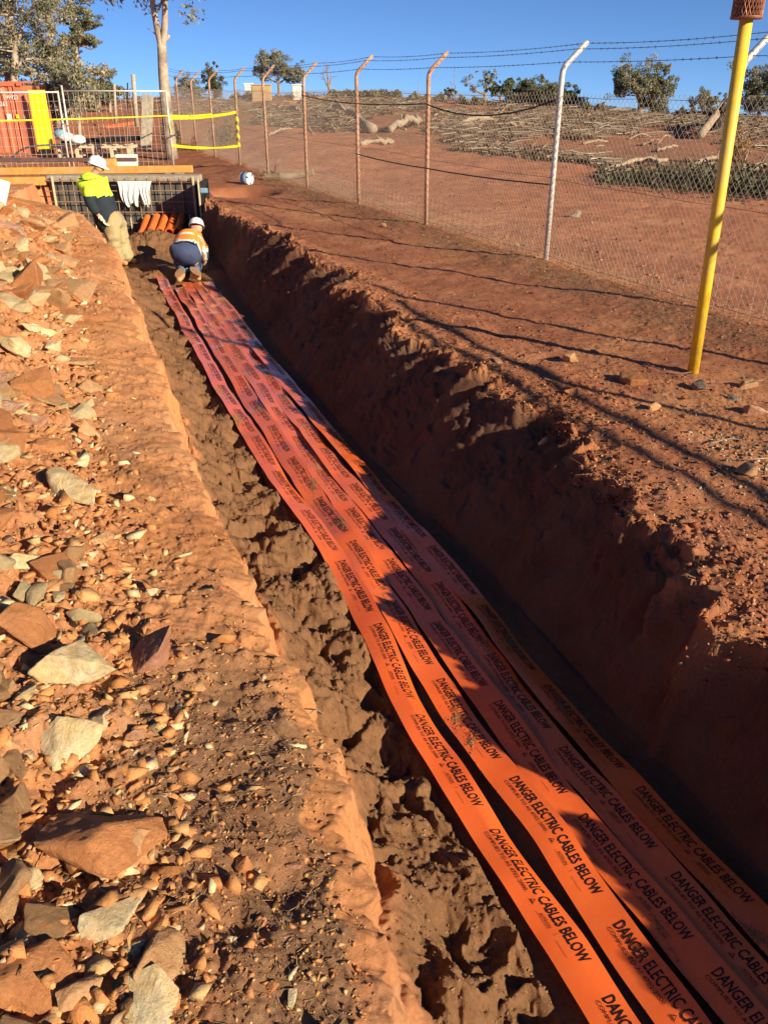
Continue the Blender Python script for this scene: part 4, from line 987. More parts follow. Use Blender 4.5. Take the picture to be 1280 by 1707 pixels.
# ------------------------------------------------------------------ junk stack behind the site fence
YJ=29.0
def jp(px,py): return atY(px,py,YJ)
zg=g(jp(150,240)[0],YJ)
rackx=jp(150,235)[0]
rk=empty('timber_rack',(rackx,YJ,zg),label='low timber rack loaded with pallets and black pipe behind the site fence',cat='rack')
m=MB()
for k in range(5):
    for s_ in range(3): m.box((-1.0+k*.55,s_*.35,.18),(.09,.09,.36))
for s_ in range(3): m.box((.1,s_*.35,.38),(2.6,.1,.08))
for s_ in range(7): m.box((-1.1+s_*.38,.35,.44),(.12,.9,.03))
m.build('pallet',M['palebar'],rk)
m=MB()
for k in range(6): m.tube([(-.9+.1*k,.1*k,.50+.05*(k%2)),(1.3+.05*k,.1*k+.05,.58+.05*(k%2))],.045,8)
m.build('pipe',M['hose'],rk)
beam(jp(178,212),jp(226,205),(.12,.09),M['conduit'],'steel_beam','orange beam lying tilted on top of the rack','beam')
for k,(a,b_,mt,lb) in enumerate([(108,222,'blue','pale blue plastic bag on the left of the timber rack'),(136,232,'cloth','white bag slumped below the timber rack'),(118,228,'cloth','white bucket-like bundle beside the blue bag')]):
    V,F=rock_shape(500+k,planes=4,sub=3,rough=.08,lo=.7,hi=.95,scale=(1,.7,.6)); q=jp(a,b_); o=link('bag',np_mesh('bag',V*.24,F),M[mt],smooth=True,label=lb,cat='bag'); o.location=(q[0],YJ-.35,max(q[2],g(q[0],YJ)+.1))
M['oldwood']=simple('grey_weathered_timber',(.42,.36,.28),.9,.3,14,.4,.006)
def post_px(a,b_,Y,r,mat,name,label,cat,k=8,off=0):
    A=atY(*a,Y);B=atY(*b_,Y+off); A=A.copy(); A[2]=min(A[2],g(A[0],Y)-.05) if False else A[2]-.1
    m=MB().tube([A,(A+B)/2,B],[r,r*.98,r*.95],k); return m.build(name,mat,smooth=True,label=label,cat=cat)
post_px((228,205),(222,124),27.6,.065,M['oldwood'],'timber_post','weathered round timber post rising above the site fence','post')
A=atY(243,238,26.2);B=atY(247,158,26.2)
mm=beam(A-np.array([.0,0,.15]),B,(.10,.30),M['oldwood'],'sleeper','broad grey timber sleeper leaning upright behind the site fence','timber')
post_px((212,235),(213,138),27.8,.02,M['rust'],'steel_picket','thin steel picket left of the weathered timber post','post')
post_px((193,200),(191,140),33,.05,M['oldwood'],'timber_post','short leaning timber post far behind the site fence','post')

# ------------------------------------------------------------------ cable drum and uprooted branch
M['drumb']=simple('blue_drum_print',(.05,.05,.28),.5,.1)
q=hit(412,308); YD=q[1]; dr=empty('cable_drum',(q[0],YD,q[2]),label='small white and blue cable drum standing on the ground by the fence',cat='cable drum'); dr.rotation_euler=(0,0,1.0)
rD=.13
for yy in (-.09,.09):
    MB().tube([(0,yy-.008,rD),(0,yy+.008,rD)],[rD,rD],28).build('flange',M['cloth'],dr)
MB().tube([(0,-.085,rD),(0,.085,rD)],[.13,.13],24).build('wound_cable',M['blue'],dr,smooth=True)
for k in range(3):
    m=MB(); a=k*2.0+.5; pts=[(math.cos(a+q_)*rr,-.101,rD+math.sin(a+q_)*rr) for rr,q_ in ((.05,0),(.14,.12),(.13,.5),(.06,.35))]; m.add([Vector(p) for p in pts],[(0,1,2,3)]); m.build('printed_mark',M['drumb'],dr)
def branch_pts(p,d,L,n,wob,grav=0):
    pts=[np.array(p,float)]; d=np.array(d,float); d/=np.linalg.norm(d)
    for i in range(n):
        d=d+rng.normal(size=3)*wob+np.array([0,0,-grav]); d/=np.linalg.norm(d); pts.append(pts[-1]+d*L/n)
    return pts
M['bark']=simple('grey_brown_bark',(.30,.21,.14),.9,.35,12,.5,.01,0,.2,(.45,.35,.24),.6)
M['deadwood']=simple('bleached_dead_wood',(.36,.28,.20),.9,.3,10,.4,.01,0,.2,(.30,.20,.13),.6)
q=hit(440,300); m=MB(); b0=np.array([q[0],q[1],q[2]+.07])
m.tube(branch_pts(b0,(1,-.1,.02),1.2,6,.08),[.09,.085,.08,.075,.07,.07,.08],9)
for k in range(16): s_=b0+np.array([rng.uniform(-.1,.5),rng.normal()*.05,.02]); m.tube(branch_pts(s_,(rng.normal()*.7-.3,rng.normal()*.5,.8),rng.uniform(.2,.5),4,.3),[.014,.011,.008,.006,.003],4)
m.build('uprooted_log',M['bark'],label='short log with a tangle of dead twigs lying beside the cable drum',cat='log')

# ------------------------------------------------------------------ trees
def tree(name,base,trunkspec,label,cat,crown,leafn,leafsz,pal,group=None,seed=0,clump=.35,bark='bark',dead=False,branches=7,tw=.1,droop=0,blobs=None):
    """trunkspec: list of (polyline, r0, r1); crown: list of (centre, radii)"""
    r=np.random.default_rng(seed); base=np.array(base,float)
    root=empty(name,base,label=label,cat=cat,group=group)
    m=MB()
    for pts,r0,r1 in trunkspec:
        pts=[np.array(p,float) for p in pts]; m.tube([p for p in catmull(np.array(pts),5)],np.linspace(r0,r1,(len(pts)-1)*5+1),8)
    ends=[np.array(t[0][-1],float) for t in trunkspec]
    clumps=[]
    for (c,rad) in crown:
        c=np.array(c,float);rad=np.array(rad,float)
        nb=branches
        for k in range(nb):
            u=r.normal(size=3); u/=np.linalg.norm(u); tgt=c+u*rad*r.uniform(.45,.98)
            cand=[]
            for pts,r0,r1 in trunkspec:
                Q=catmull(np.array(pts,float),5)
                for j,p in enumerate(Q):
                    if j>=len(Q)*.35: cand.append((np.linalg.norm(p-tgt)+max(0,p[2]-tgt[2])*1.0,j,p,r0+(r1-r0)*j/len(Q)))
            cand.sort(key=lambda t:t[0]); _,_,st,rr=cand[0]
            mid=(st+tgt)/2+r.normal(size=3)*np.linalg.norm(tgt-st)*.12; mid[2]-=.0
            rb=min(rr*.6,.03+.03*np.linalg.norm(tgt-st)*tw*10)
            m.tube([p for p in catmull(np.array([st,mid,tgt]),4)],np.linspace(rb,rb*.2,9),5,caps=False)
            if dead:
                for q in range(5):
                    t=r.uniform(.3,1); p=st+(tgt-st)*t; m.tube([p,p+np.array([*(r.normal(size=2)*.3),abs(r.normal())*.5])*np.linalg.norm(rad)*.4],[rb*.25,rb*.06],4,caps=False)
            clumps.append((tgt,rad))
            for q in range(2):
                t2=tgt+r.normal(size=3)*rad*.28; clumps.append((t2,rad))
    m.build('trunk',M[bark],root,smooth=True)
    for o in root.children: o.location=-base if False else (0,0,0)
    if leafn:
        pal=np.array(pal); nc=len(clumps); ci=r.integers(nc,size=leafn); cw=r.uniform(.55,1.35,nc)
        C=np.array([c[0] for c in clumps])[ci]; RR=np.array([c[1] for c in clumps])[ci]
        u=r.normal(size=(leafn,3)); u/=np.linalg.norm(u,axis=1)[:,None]; rad=r.random(leafn)**.45
        Pp=C+u*rad[:,None]*RR*clump*cw[ci][:,None]; Pp[:,2]-=droop*rad*r.random(leafn)*RR[:,2]
        n=r.normal(size=(leafn,3)); n/=np.linalg.norm(n,axis=1)[:,None]; a=np.cross(n,r.normal(size=(leafn,3))); a/=np.linalg.norm(a,axis=1)[:,None]; b=np.cross(n,a)
        sz=leafsz*r.uniform(.6,1.4,leafn)[:,None]
        V=np.stack([Pp-a*sz,Pp+b*sz*.42,Pp+a*sz,Pp-b*sz*.42],1)
        V=V.reshape(-1,3)-0
        cc=pal[r.integers(len(pal),size=nc)][ci]*r.uniform(.7,1.3,(leafn,1)); cc=np.repeat(cc,4,0)
        link('crown',np_mesh('crown',V,np.arange(leafn*4).reshape(-1,4),cc),M['leaves'],root)
    for o in root.children: o.matrix_parent_inverse=Matrix.Translation(-Vector(base))
    return root
euc=[(.28,.26,.15),(.21,.205,.125),(.34,.30,.18),(.17,.17,.11),(.40,.35,.23)]
eucd=[(.16,.17,.095),(.22,.215,.12),(.18,.185,.105)]
# --- big gum trunk, forked, beside the site fence
YG=28.6
def gp(px,py): return atY(px,py,YG)
b0=gp(287,258); b0[2]=g(b0[0],YG)-.05
M['gum']=simple('smooth_gum_bark',(.42,.33,.25),.85,.45,3.0,.5,.03,0,.25,(.16,.11,.08),.9)
tr=[([b0,gp(279,190),gp(273,130),gp(270,75)],.19,.135),([gp(270,80),gp(262,45),gp(255,5),gp(248,-60),gp(238,-140)],.105,.06),([gp(271,80),gp(275,40),gp(275,0),gp(277,-70),gp(290,-160)],.105,.06),
    ([gp(274,68),gp(280,62),gp(281,58)],.07,.05),([gp(262,60),gp(254,52),gp(246,47)],.02,.006),([gp(264,20),gp(270,0),gp(272,-30)],.03,.02)]
def cen(px,py,Y,rx,rz,ry=None): c=atY(px,py,Y); return (c,(rx,ry or rx,rz))
tree('gum_tree',b0,tr,'tall forked gum tree with patchy pale bark at the end of the site fence','tree',
     [cen(215,-50,YG,1.0,.95),cen(320,-55,YG,1.2,.9),cen(260,-130,YG,1.8,1.0)],7000,.075,euc,seed=3,clump=.34,bark='gum',branches=9)
# drooping sprays reaching into the top of the picture
for k,(px,py,rx,rz,n,lb) in enumerate([(318,2,1.0,.26,5,''),(202,2,.35,.22,4,'')]):
    pass
# --- gums on the left
def gum(name,px,pyb,Y,specs,crowns,label,n,seed,ls=.07,pal=euc,bark='gum',br=12,cl=.4,group='gum trees behind the container'):
    b=atY(px,pyb,Y); b[2]=g(b[0],Y)-.05
    sp=[]
    for pts,r0,r1 in specs: q=[atY(a,c,Y) for a,c in pts]; sp.append((q,r0,r1))
    if specs[0][0][0]==(px,pyb): sp[0][0][0]=b
    tree(name,b,sp,label,'tree',[cen(a,c,Y,rx,rz) for a,c,rx,rz in crowns],n,ls,pal,seed=seed,bark=bark,branches=br,clump=cl,group=group)
gum('gum_tree',24,200,38,[([(24,200),(24,135),(26,85),(22,50),(18,25)],.17,.09),([(26,85),(34,60),(40,38)],.08,.04),([(25,135),(40,92),(58,72)],.07,.03)],
    [(10,20,1.8,1.5),(45,25,1.7,1.5),(-20,70,1.6,1.7),(48,105,1.0,.8),(0,-30,2.4,1.2)],'pale stemmed gum tree rising right behind the red container',10000,11,cl=.22,ls=.06)
gum('gum_tree',14,200,42,[([(14,200),(14,130),(6,100),(-4,75)],.18,.08)],[(-10,60,2.0,1.8),(5,110,1.5,1.2)],'gum tree with a leaning pale trunk at the left edge',5000,12,cl=.24,ls=.06)
gum('gum_tree',95,200,40,[([(95,200),(93,150),(86,90),(80,30),(78,0)],.14,.05)],[(80,60,1.3,1.5),(85,105,1.2,1.0),(65,10,1.5,1.3),(100,125,1.3,.8),(62,85,.9,1.0)],'loose grey green gum tree between the container and the tall sky gap',8500,13,br=7,cl=.22,ls=.06)
gum('gum_tree',130,200,44,[([(130,200),(128,110),(125,60),(118,10),(112,-20)],.14,.05)],[(122,28,1.1,.45),(140,42,.8,.3),(115,5,1.2,.6),(130,66,1.0,.42),(150,68,.35,.2),(118,90,.7,.4),(115,-25,1.5,.8)],'dark gum tree with layered foliage right of the loose grey one',12000,14,pal=[(.18,.19,.11),(.24,.24,.14),(.29,.28,.17),(.13,.14,.09)],br=9,cl=.26,ls=.06)
gum('gum_tree',130,205,36,[([(130,205),(130,175),(128,150)],.08,.04)],[(128,140,1.1,.8),(118,165,1.0,.6),(95,170,.9,.6)],'low bushy gum sapling behind the first site fence panel',7000,15,br=6)
gum('gum_tree',165,190,48,[([(165,190),(165,160),(166,135)],.08,.03)],[(165,128,.7,.55),(160,148,.7,.5)],'small open tree left of the dense round bush',3500,16,br=5)
gum('bushy_tree',184,190,48,[([(184,190),(184,160),(184,145)],.08,.03)],[(186,146,.65,.6),(176,150,.5,.5)],'small dense round green tree behind the site fence',3500,17,pal=eucd,br=5)
gum('bare_sapling',108,225,34,[([(108,225),(106,205),(100,180),(97,150)],.10,.04),([(106,205),(112,190),(118,175)],.07,.03)],[(104,160,.8,.7)],'dark shrubby tree with thick low stems beside the yellow panel',4000,18,pal=euc,bark='bark',br=5)
# --- trees on the skyline
sky_pal=[(.25,.25,.17),(.30,.29,.20),(.20,.205,.14),(.35,.32,.23)]
def st(px,pyb,Y,crowns,label,n,seed,th=None,pal=sky_pal,name='tree',forks=2,ls=.055,dead=False,br=13,cl=.26,r0=.12,bark='bark',group='trees along the skyline'):
    b=atY(px,pyb,Y); zb=g(b[0],Y); b[2]=min(b[2],zb)-.1
    top=min(crowns,key=lambda c:c[1]); sp=[]
    c0=atY(px+2,pyb-(pyb-top[1])*.35,Y); 
    sp.append(([b,(b*.5+c0*.5)+np.array([.05,0,0]),c0],r0,r0*.75))
    for a,c,rx,rz in crowns[:4]:
        e=atY(a,c,Y); sp.append(([c0,(c0+e)/2+np.array([0,0,-.15]),e],r0*.6,r0*.15))
    return tree(name,b,sp,label,'tree',[cen(a,c,Y,rx,rz) for a,c,rx,rz in crowns],int(n*2.0),ls,pal,seed=seed,bark=bark,dead=dead,branches=br,clump=cl,group=group)
st(463,160,66,[(452,108,1.1,.95),(440,118,.7,.7),(482,118,1.1,.7),(463,100,.9,.6),(490,125,.7,.5)],'largest spreading tree on the left part of the skyline',7500,31)
st(310,165,66,[(305,142,.8,.8),(318,140,.8,.7),(310,152,.9,.5)],'rounded grey tree on the skyline just right of the gum trunk',3200,32)
st(356,165,60,[(354,132,.6,.7),(358,145,.7,.6)],'small yellowish round tree between two rusty posts',2600,33,pal=[(.16,.15,.05),(.12,.12,.045),(.20,.17,.06)])
st(547,162,60,[(545,115,.5,.9),(552,125,.6,.7),(540,128,.6,.5)],'bare dead tree standing alone on the skyline',0,34,dead=True,bark='bark',br=9,r0=.12)
st(806,172,58,[(815,128,.35,.45),(808,140,.3,.4),(785,140,.6,.5)],'half dead tree with curved bare limbs on the skyline',900,35,dead=True,br=7,r0=.13)
st(832,175,58,[(825,148,.45,.4),(840,147,.5,.45),(850,135,.25,.2)],'small bright green tree right of the half dead one',2300,36,pal=[(.15,.17,.05),(.11,.13,.045)])
st(750,172,58,[(750,155,.4,.25)],'tiny bright bush-like tree with one straight bare stick above',900,37,pal=[(.17,.17,.05),(.12,.13,.045)],forks=0,r0=.06)
st(757,172,58,[(757,118,.12,.5),(752,135,.2,.4)],'thin bare stick-like dead sapling rising above the small bright bush','' if False else 0,52,dead=True,br=5,r0=.05)
st(695,168,60,[(697,135,.15,.5)],'lone bare twig tree on the skyline left of the middle rusty post',0,53,dead=True,br=4,r0=.035)
st(880,180,54,[(870,152,.8,.6),(895,148,.7,.7),(885,160,1.2,.6),(905,158,.9,.7),(862,158,.8,.5)],'wide dark green shrubby tree on the skyline left of the white post',7500,38,pal=eucd,r0=.1)
st(930,183,52,[(925,155,.8,.7),(945,165,.8,.6),(935,170,1.0,.5)],'dark green shrub tree directly behind the white post',5000,39,pal=eucd,r0=.1)
st(1065,190,50,[(1050,128,.8,.8),(1075,130,.8,.8),(1095,125,.6,.6),(1060,150,1.0,.6),(1085,155,.9,.6),(1105,148,.7,.5),(1035,140,.4,.5)],'big open crowned tree with a dark forked trunk right of the white post',9500,40,r0=.2,pal=[(.25,.25,.15),(.31,.29,.18),(.20,.20,.12),(.36,.32,.21)])
st(1098,190,50,[(1098,165,.7,.7),(1090,178,.6,.4)],'low green bush under the big open crowned tree',2600,41,pal=[(.12,.13,.05),(.15,.14,.06)],r0=.06)
st(1170,195,60,[(1165,165,.8,.6),(1182,168,.7,.5)],'small rounded grey tree left of the yellow pole',3000,42)
st(1262,200,46,[(1255,140,.8,.8),(1280,150,1.2,.9),(1265,165,1.0,.7),(1300,130,1.3,1.0)],'large grey green tree cut by the right edge of the picture',9500,43)
st(1212,196,60,[(1212,178,.45,.5)],'slim small tree half hidden by the yellow pole',1200,44,r0=.06)
st(1003,188,66,[(1008,180,.7,.2),(1040,183,.9,.2)],'faint distant low trees left of the big open crowned tree',900,45,pal=[(.10,.13,.10),(.12,.14,.11)],r0=.05)
# low scrub on the crest
for k,(px,w_) in enumerate([(330,12),(395,16),(415,18),(560,28),(590,34),(625,36),(655,24),(690,14),(735,14),(770,14),(795,18),(660,14),(1000,12),(975,16),(1135,14),(1155,12),(505,14)]):
    pyc=np.interp(px,CR[:,0],CR[:,1]); Y=np.interp(px,[0,600,1000,1280],[62,62,50,45])-2
    r_=w_/FPX*Y*.6; c=atY(px,pyc+1,Y); c[2]=g(c[0],Y)
    rr=np.random.default_rng(700+k); n=int(500+w_*30); u=rr.normal(size=(n,3)); u/=np.linalg.norm(u,axis=1)[:,None]; lob=1+.35*np.sin(u[:,0]*5+k)*np.cos(u[:,1]*4)
    Pp=u*(rr.random(n)**.5*lob)[:,None]*np.array([r_,r_*.8,.38]); Pp[:,2]=np.abs(Pp[:,2])
    a=rr.normal(size=(n,3)); a/=np.linalg.norm(a,axis=1)[:,None]; b_=np.cross(a,rr.normal(size=(n,3))); b_/=np.linalg.norm(b_,axis=1)[:,None]; sz=.10*rr.uniform(.5,1.4,n)[:,None]
    V=np.stack([Pp-a*sz,Pp+b_*sz*.5,Pp+a*sz,Pp-b_*sz*.5],1).reshape(-1,3); cc=np.array(eucd)[rr.integers(3,size=n)]*rr.uniform(.7,1.4,(n,1))*[1.2,1.05,1]
    o=link('low_bush',np_mesh('low_bush',V,np.arange(n*4).reshape(-1,4),np.repeat(cc,4,0)),M['leaves'],label='dark low scrub bush on the crest of the cleared hill',cat='bush',group='dark low scrub bushes on the crest of the cleared hill'); o.location=tuple(c)
# green bush by the fence, left
def bush(px,py,rx,rz,n,pal,label,ls=.05,cat='bush',gr=None,seed=0):
    q=hit(px,py); rr=np.random.default_rng(seed+900); u=rr.normal(size=(n,3)); u/=np.linalg.norm(u,axis=1)[:,None]
    Pp=u*(rr.random(n)**.5*(1+.3*np.sin(u[:,0]*6)))[:,None]*np.array([rx,rx*.7,rz]); Pp[:,2]+=rz*.8; Pp=Pp[Pp[:,2]>-.05]; n=len(Pp)
    a=rr.normal(size=(n,3)); a[:,2]+=.5; a/=np.linalg.norm(a,axis=1)[:,None]; b_=np.cross(a,rr.normal(size=(n,3))); b_/=np.linalg.norm(b_,axis=1)[:,None]; sz=ls*rr.uniform(.5,1.4,n)[:,None]
    V=np.stack([Pp-a*sz,Pp+b_*sz*.3,Pp+a*sz,Pp-b_*sz*.3],1).reshape(-1,3); cc=np.array(pal)[rr.integers(len(pal),size=n)]*rr.uniform(.7,1.3,(n,1))
    o=link('bush',np_mesh('bush',V,np.arange(n*4).reshape(-1,4),np.repeat(cc,4,0)),M['leaves'],label=label,cat=cat,group=gr); o.location=tuple(q)
bush(378,245,.55,.45,1500,[(.20,.17,.08),(.16,.15,.07),(.24,.18,.09)],'wispy olive bush behind the fence below the caution tape',.05)
bush(290,252,.35,.55,1200,[(.22,.18,.10),(.16,.14,.07)],'dry brown shrub at the foot of the gum trunk',.05)
bush(1225,275,.45,.5,1100,[(.40,.20,.08),(.30,.17,.08),(.45,.26,.12)],'rusty dried shrub behind the yellow pole',.05)

# ------------------------------------------------------------------ felled timber on the cleared hill
def s_deb(n,jit=1.0):
    px=rng.uniform(-60,1400,n*3); t=rng.random(n*3); e=np.interp(px,[0,300,480,600,800,1000,1100,1280],[46,44,37,33,27,24,21,18.5])
    yc=np.interp(px,[0,600,1000,1280],[62,62,50,45])+2; y=e+(yc-e)*t**1.1; x=(px-640)/1571*y
    clus=fbm(x,y*.6,.28,3,301)+.35*fbm(x,y,1.2,2,302); k=clus>.0-.06*(px>500); k&=(px>330)|(rng.random(n*3)<.12)
    return x[k][:n],y[k][:n]
xs,ys=s_deb(9000); n=len(xs); zs=terrain(xs,ys,False); L=rng.uniform(.2,1.3,n); a=rng.normal(size=n)*.35+np.where(rng.random(n)<.25,1.5,0); el=rng.normal(size=n)*.10+.03
hh=np.abs(rng.normal(size=n))*.09
P0=np.stack([xs,ys,zs+.02+hh],-1); dd=np.stack([np.cos(a),np.sin(a)*1.0,el-.05],-1); P1=P0+dd*L[:,None]; r0=rng.uniform(.006,.026,n)*np.sqrt(L)
pal=np.array([(.34,.25,.18),(.24,.17,.11),(.46,.37,.27),(.14,.10,.07),(.30,.20,.13),(.50,.42,.33)]); cc=pal[rng.integers(6,size=n)]*rng.uniform(.7,1.15,(n,1))
mid=(P0+P1)/2+rng.normal(size=(n,3))*L[:,None]*.05
v1,f1,c1=sticks_mesh(P0,mid,r0,r0*.75,cc,4); v2,f2,c2=sticks_mesh(mid,P1,r0*.75,r0*.3,cc,4)
link('brushwood',np_mesh('brushwood',np.r_[v1,v2],np.r_[f1,f2+len(v1)],np.r_[c1,c2]),M['sticks'],kind='stuff',label='tangle of felled branches covering the cleared hill',cat='brushwood')
# dead leaf litter in the brushwood
xs,ys=s_deb(16000); n=len(xs); zs=terrain(xs,ys,False)+np.abs(rng.normal(size=n))*.09; Pp=np.stack([xs,ys,zs],-1); a=rng.normal(size=(n,3)); a[:,2]*=.4; a/=np.linalg.norm(a,axis=1)[:,None]; b_=np.cross(a,rng.normal(size=(n,3))); b_/=np.linalg.norm(b_,axis=1)[:,None]; sz=.085*rng.uniform(.5,1.5,n)[:,None]
V=np.stack([Pp-a*sz,Pp+b_*sz*.6,Pp+a*sz,Pp-b_*sz*.6],1).reshape(-1,3); pal=np.array([(.20,.115,.065),(.15,.10,.055),(.26,.15,.085),(.12,.095,.05),(.33,.20,.12)]); cc=pal[rng.integers(5,size=n)]*rng.uniform(.7,1.2,(n,1))
link('dead_foliage',np_mesh('dead_foliage',V,np.arange(n*4).reshape(-1,4),np.repeat(cc,4,0)),M['leaves'],kind='stuff',label='dead leaves and twigs strewn through the felled branches',cat='foliage')
xs,ys=s_deb(2500); n=len(xs); 
# green heap of cut foliage at right
xs=rng.normal(size=5200)*1.6; px=rng.uniform(1010,1400,5200); t=rng.random(5200); base=np.interp(px,[1010,1100,1280,1400],[300,320,345,360]); yb=[]; 
Yg=np.interp(px,[1010,1400],[21.5,17.5])+rng.normal(size=5200)*.7; xg=(px-640)/1571*Yg; zg_=terrain(xg,Yg,False)+rng.random(5200)**1.5*.5*np.interp(px,[1010,1150,1400],[.3,.8,1.1])
n=5200; Pp=np.stack([xg,Yg,zg_],-1); a=rng.normal(size=(n,3)); a/=np.linalg.norm(a,axis=1)[:,None]; b_=np.cross(a,rng.normal(size=(n,3))); b_/=np.linalg.norm(b_,axis=1)[:,None]; sz=.06*rng.uniform(.5,1.5,n)[:,None]
V=np.stack([Pp-a*sz,Pp+b_*sz*.4,Pp+a*sz,Pp-b_*sz*.4],1).reshape(-1,3); pal=np.array([(.06,.075,.035),(.09,.10,.04),(.12,.11,.06),(.16,.12,.07)]); cc=pal[rng.integers(4,size=n)]*rng.uniform(.7,1.2,(n,1))
link('cut_foliage',np_mesh('cut_foliage',V,np.arange(n*4).reshape(-1,4),np.repeat(cc,4,0)),M['leaves'],kind='stuff',label='dark green windrow of cut foliage behind the fence at the right',cat='foliage')
# grass verge of dark ground plants at far right middle
# single logs
def log(pxa,pxb,r,mat,label,lift=0,Yo=0,taper=.7,bend=.06,group=None,name='felled_log'):
    A=hit(*pxa);B=hit(*pxb); A[2]+=r*.7; B[2]+=r*.7+lift; mid=(A+B)/2+np.array([0,0,bend*np.linalg.norm(B-A)])
    O=A.copy(); Q=catmull(np.array([A,mid,B])-O,5); Q[1:-1]+=rng.normal(size=(len(Q)-2,3))*r*.3; m=MB().tube(list(Q),np.linspace(r,r*taper,len(Q))*(1+.12*rng.normal(size=len(Q))),9); [m.tube(branch_pts(Q[j],(rng.normal(),rng.normal(),abs(rng.normal())),rng.uniform(2,6)*r,3,.2),[r*.4,r*.3,r*.2,r*.08],5) for j in (3,6,8)]
    o=m.build(name,M[mat],smooth=True,label=label,cat='log',group=group); o.location=tuple(O); return o
log((622,222),(556,204),.19,'deadwood','large bleached curved log with its pale cut end towards the rusty post',.5,taper=.35,bend=.02)
log((1165,232),(1215,212),.16,'deadwood','pale thick log lying in front of the blackened stump',.15)
log((1000,290),(1110,276),.065,'deadwood','long pale log on top of the green windrow behind the white post',.1)
log((990,297),(1095,292),.06,'bark','brown log at the foot of the windrow behind the white post',.0)
log((1060,275),(1100,285),.07,'deadwood','short pale branch crossing the long pale log',.1)
log((1130,300),(1200,285),.07,'bark','dark log pile branch left of the yellow pole',.25)
log((1210,300),(1300,290),.09,'bark','dark thick log right of the yellow pole',.05)
log((478,188),(505,193),.10,'deadwood','small bleached log below the white cabinet',.0)
log((520,188),(570,192),.10,'deadwood','thin pale forked log on the upper slope',.0)
log((600,243),(655,240),.10,'deadwood','straight pale log just below the bleached curved log',.0)
log((650,222),(700,212),.16,'deadwood','pale broken log at the right of the bleached curved log',.1)
log((760,215),(830,207),.10,'deadwood','long pale log behind the fence between rusty and white posts',.1)
rl=np.random.default_rng(77); k=0; nl=0
while nl<34 and k<500:
    k+=1; px=rl.uniform(420,1280); e=np.interp(px,[0,300,480,600,800,1000,1100,1280],[255,250,238,232,245,262,290,300]); c=np.interp(px,CR[:,0],CR[:,1])+6; py=c+(e-c)*rl.random()**1.2
    w_=rl.uniform(12,42); 
    try: log((px,py),(px+w_,py+rl.normal()*4),rl.uniform(.02,.055),'deadwood' if rl.random()<.45 else 'bark','weathered log lying among the felled branches of the cleared hill',rl.uniform(0,.15),group='weathered logs lying among the felled branches of the cleared hill'); nl+=1
    except Exception: pass
# blackened stump
q=hit(1192,222); stp=empty('tree_stump',tuple(q),label='blackened upturned stump with ragged roots on the hill left of the yellow pole',cat='stump')
m=MB(); m.tube([(0,0,-.1),(.05,0,.35),(.0,0,.7)],[.38,.30,.34],10)
for k in range(9): a=k*.7; m.tube(branch_pts((math.cos(a)*.15,math.sin(a)*.1,.55),(math.cos(a),math.sin(a)*.5,1.0),rng.uniform(.4,.8),4,.25),[.11,.09,.07,.05,.02],6)
m.build('stump_wood',simple('charred_wood',(.07,.05,.035),.9,.4,8,.5,.02),stp)
# cabinets at the crest
def onhill(px,py): return hit(px,py)
def cabinet(name,pxl,pxr,pyt,pyb,Y,mat,label,depth=.8,feat=None):
    a=atY(pxl,pyb,Y);b=atY(pxr,pyt,Y); w=b[0]-a[0]; h=b[2]-a[2]; r=empty(name,((a[0]+b[0])/2,Y,a[2]),label=label,cat='cabinet')
    MB().box((0,depth/2,h/2-.1),(w,depth,h+.2),bev=.03).build('body',mat,r); MB().box((0,depth/2,h+.02),(w+.08,depth+.08,.06),bev=.01).build('lid',mat,r)
    for s_ in (-1,1): MB().box((s_*w*.24,-.012,h/2),(w*.44,.02,h*.82),bev=.005).build('door',mat,r)
cabinet('equipment_cabinet',420,450,142,167,58,simple('tan_cabinet_paint',(.50,.34,.18),.7,.08),'tan box shaped cabinet on the crest of the hill behind the rusty posts')
cabinet('equipment_cabinet',488,501,142,164,58,simple('white_cabinet_paint',(.78,.76,.70),.6,.05),'slim white cabinet on the crest right of the tan one',.5)
cabinet('equipment_cabinet',482,493,170,177,54,simple('rusty_box_paint',(.55,.22,.09),.8,.1),'small rust orange box on the slope below the slim white cabinet',.4)
cabinet('equipment_cabinet',407,420,140,146,60,simple('white_tank_paint',(.78,.78,.76),.6,.05),'low white tank left of the tan cabinet',.5)
cabinet('vent_pillar',933,937,168,182,50,simple('white_marker_paint',(.78,.76,.72),.6,.05),'thin white marker post on the skyline right of the white fence post',.15)
for px,py in ((955,184),(977,186),(985,178)):
    pass
m=MB()
a=atY(954,186,52);b=atY(979,188,52); 
for p_ in (a,b): m.tube([p_-np.array([0,0,.2]),p_+np.array([0,0,.45])],.035,6)
m.tube([a+np.array([0,0,.42]),b+np.array([0,0,.45])],.02,6); m.build('yard_rail',M['oldwood'],label='small post and rail frame on the skyline at the right of the white post',cat='rail')
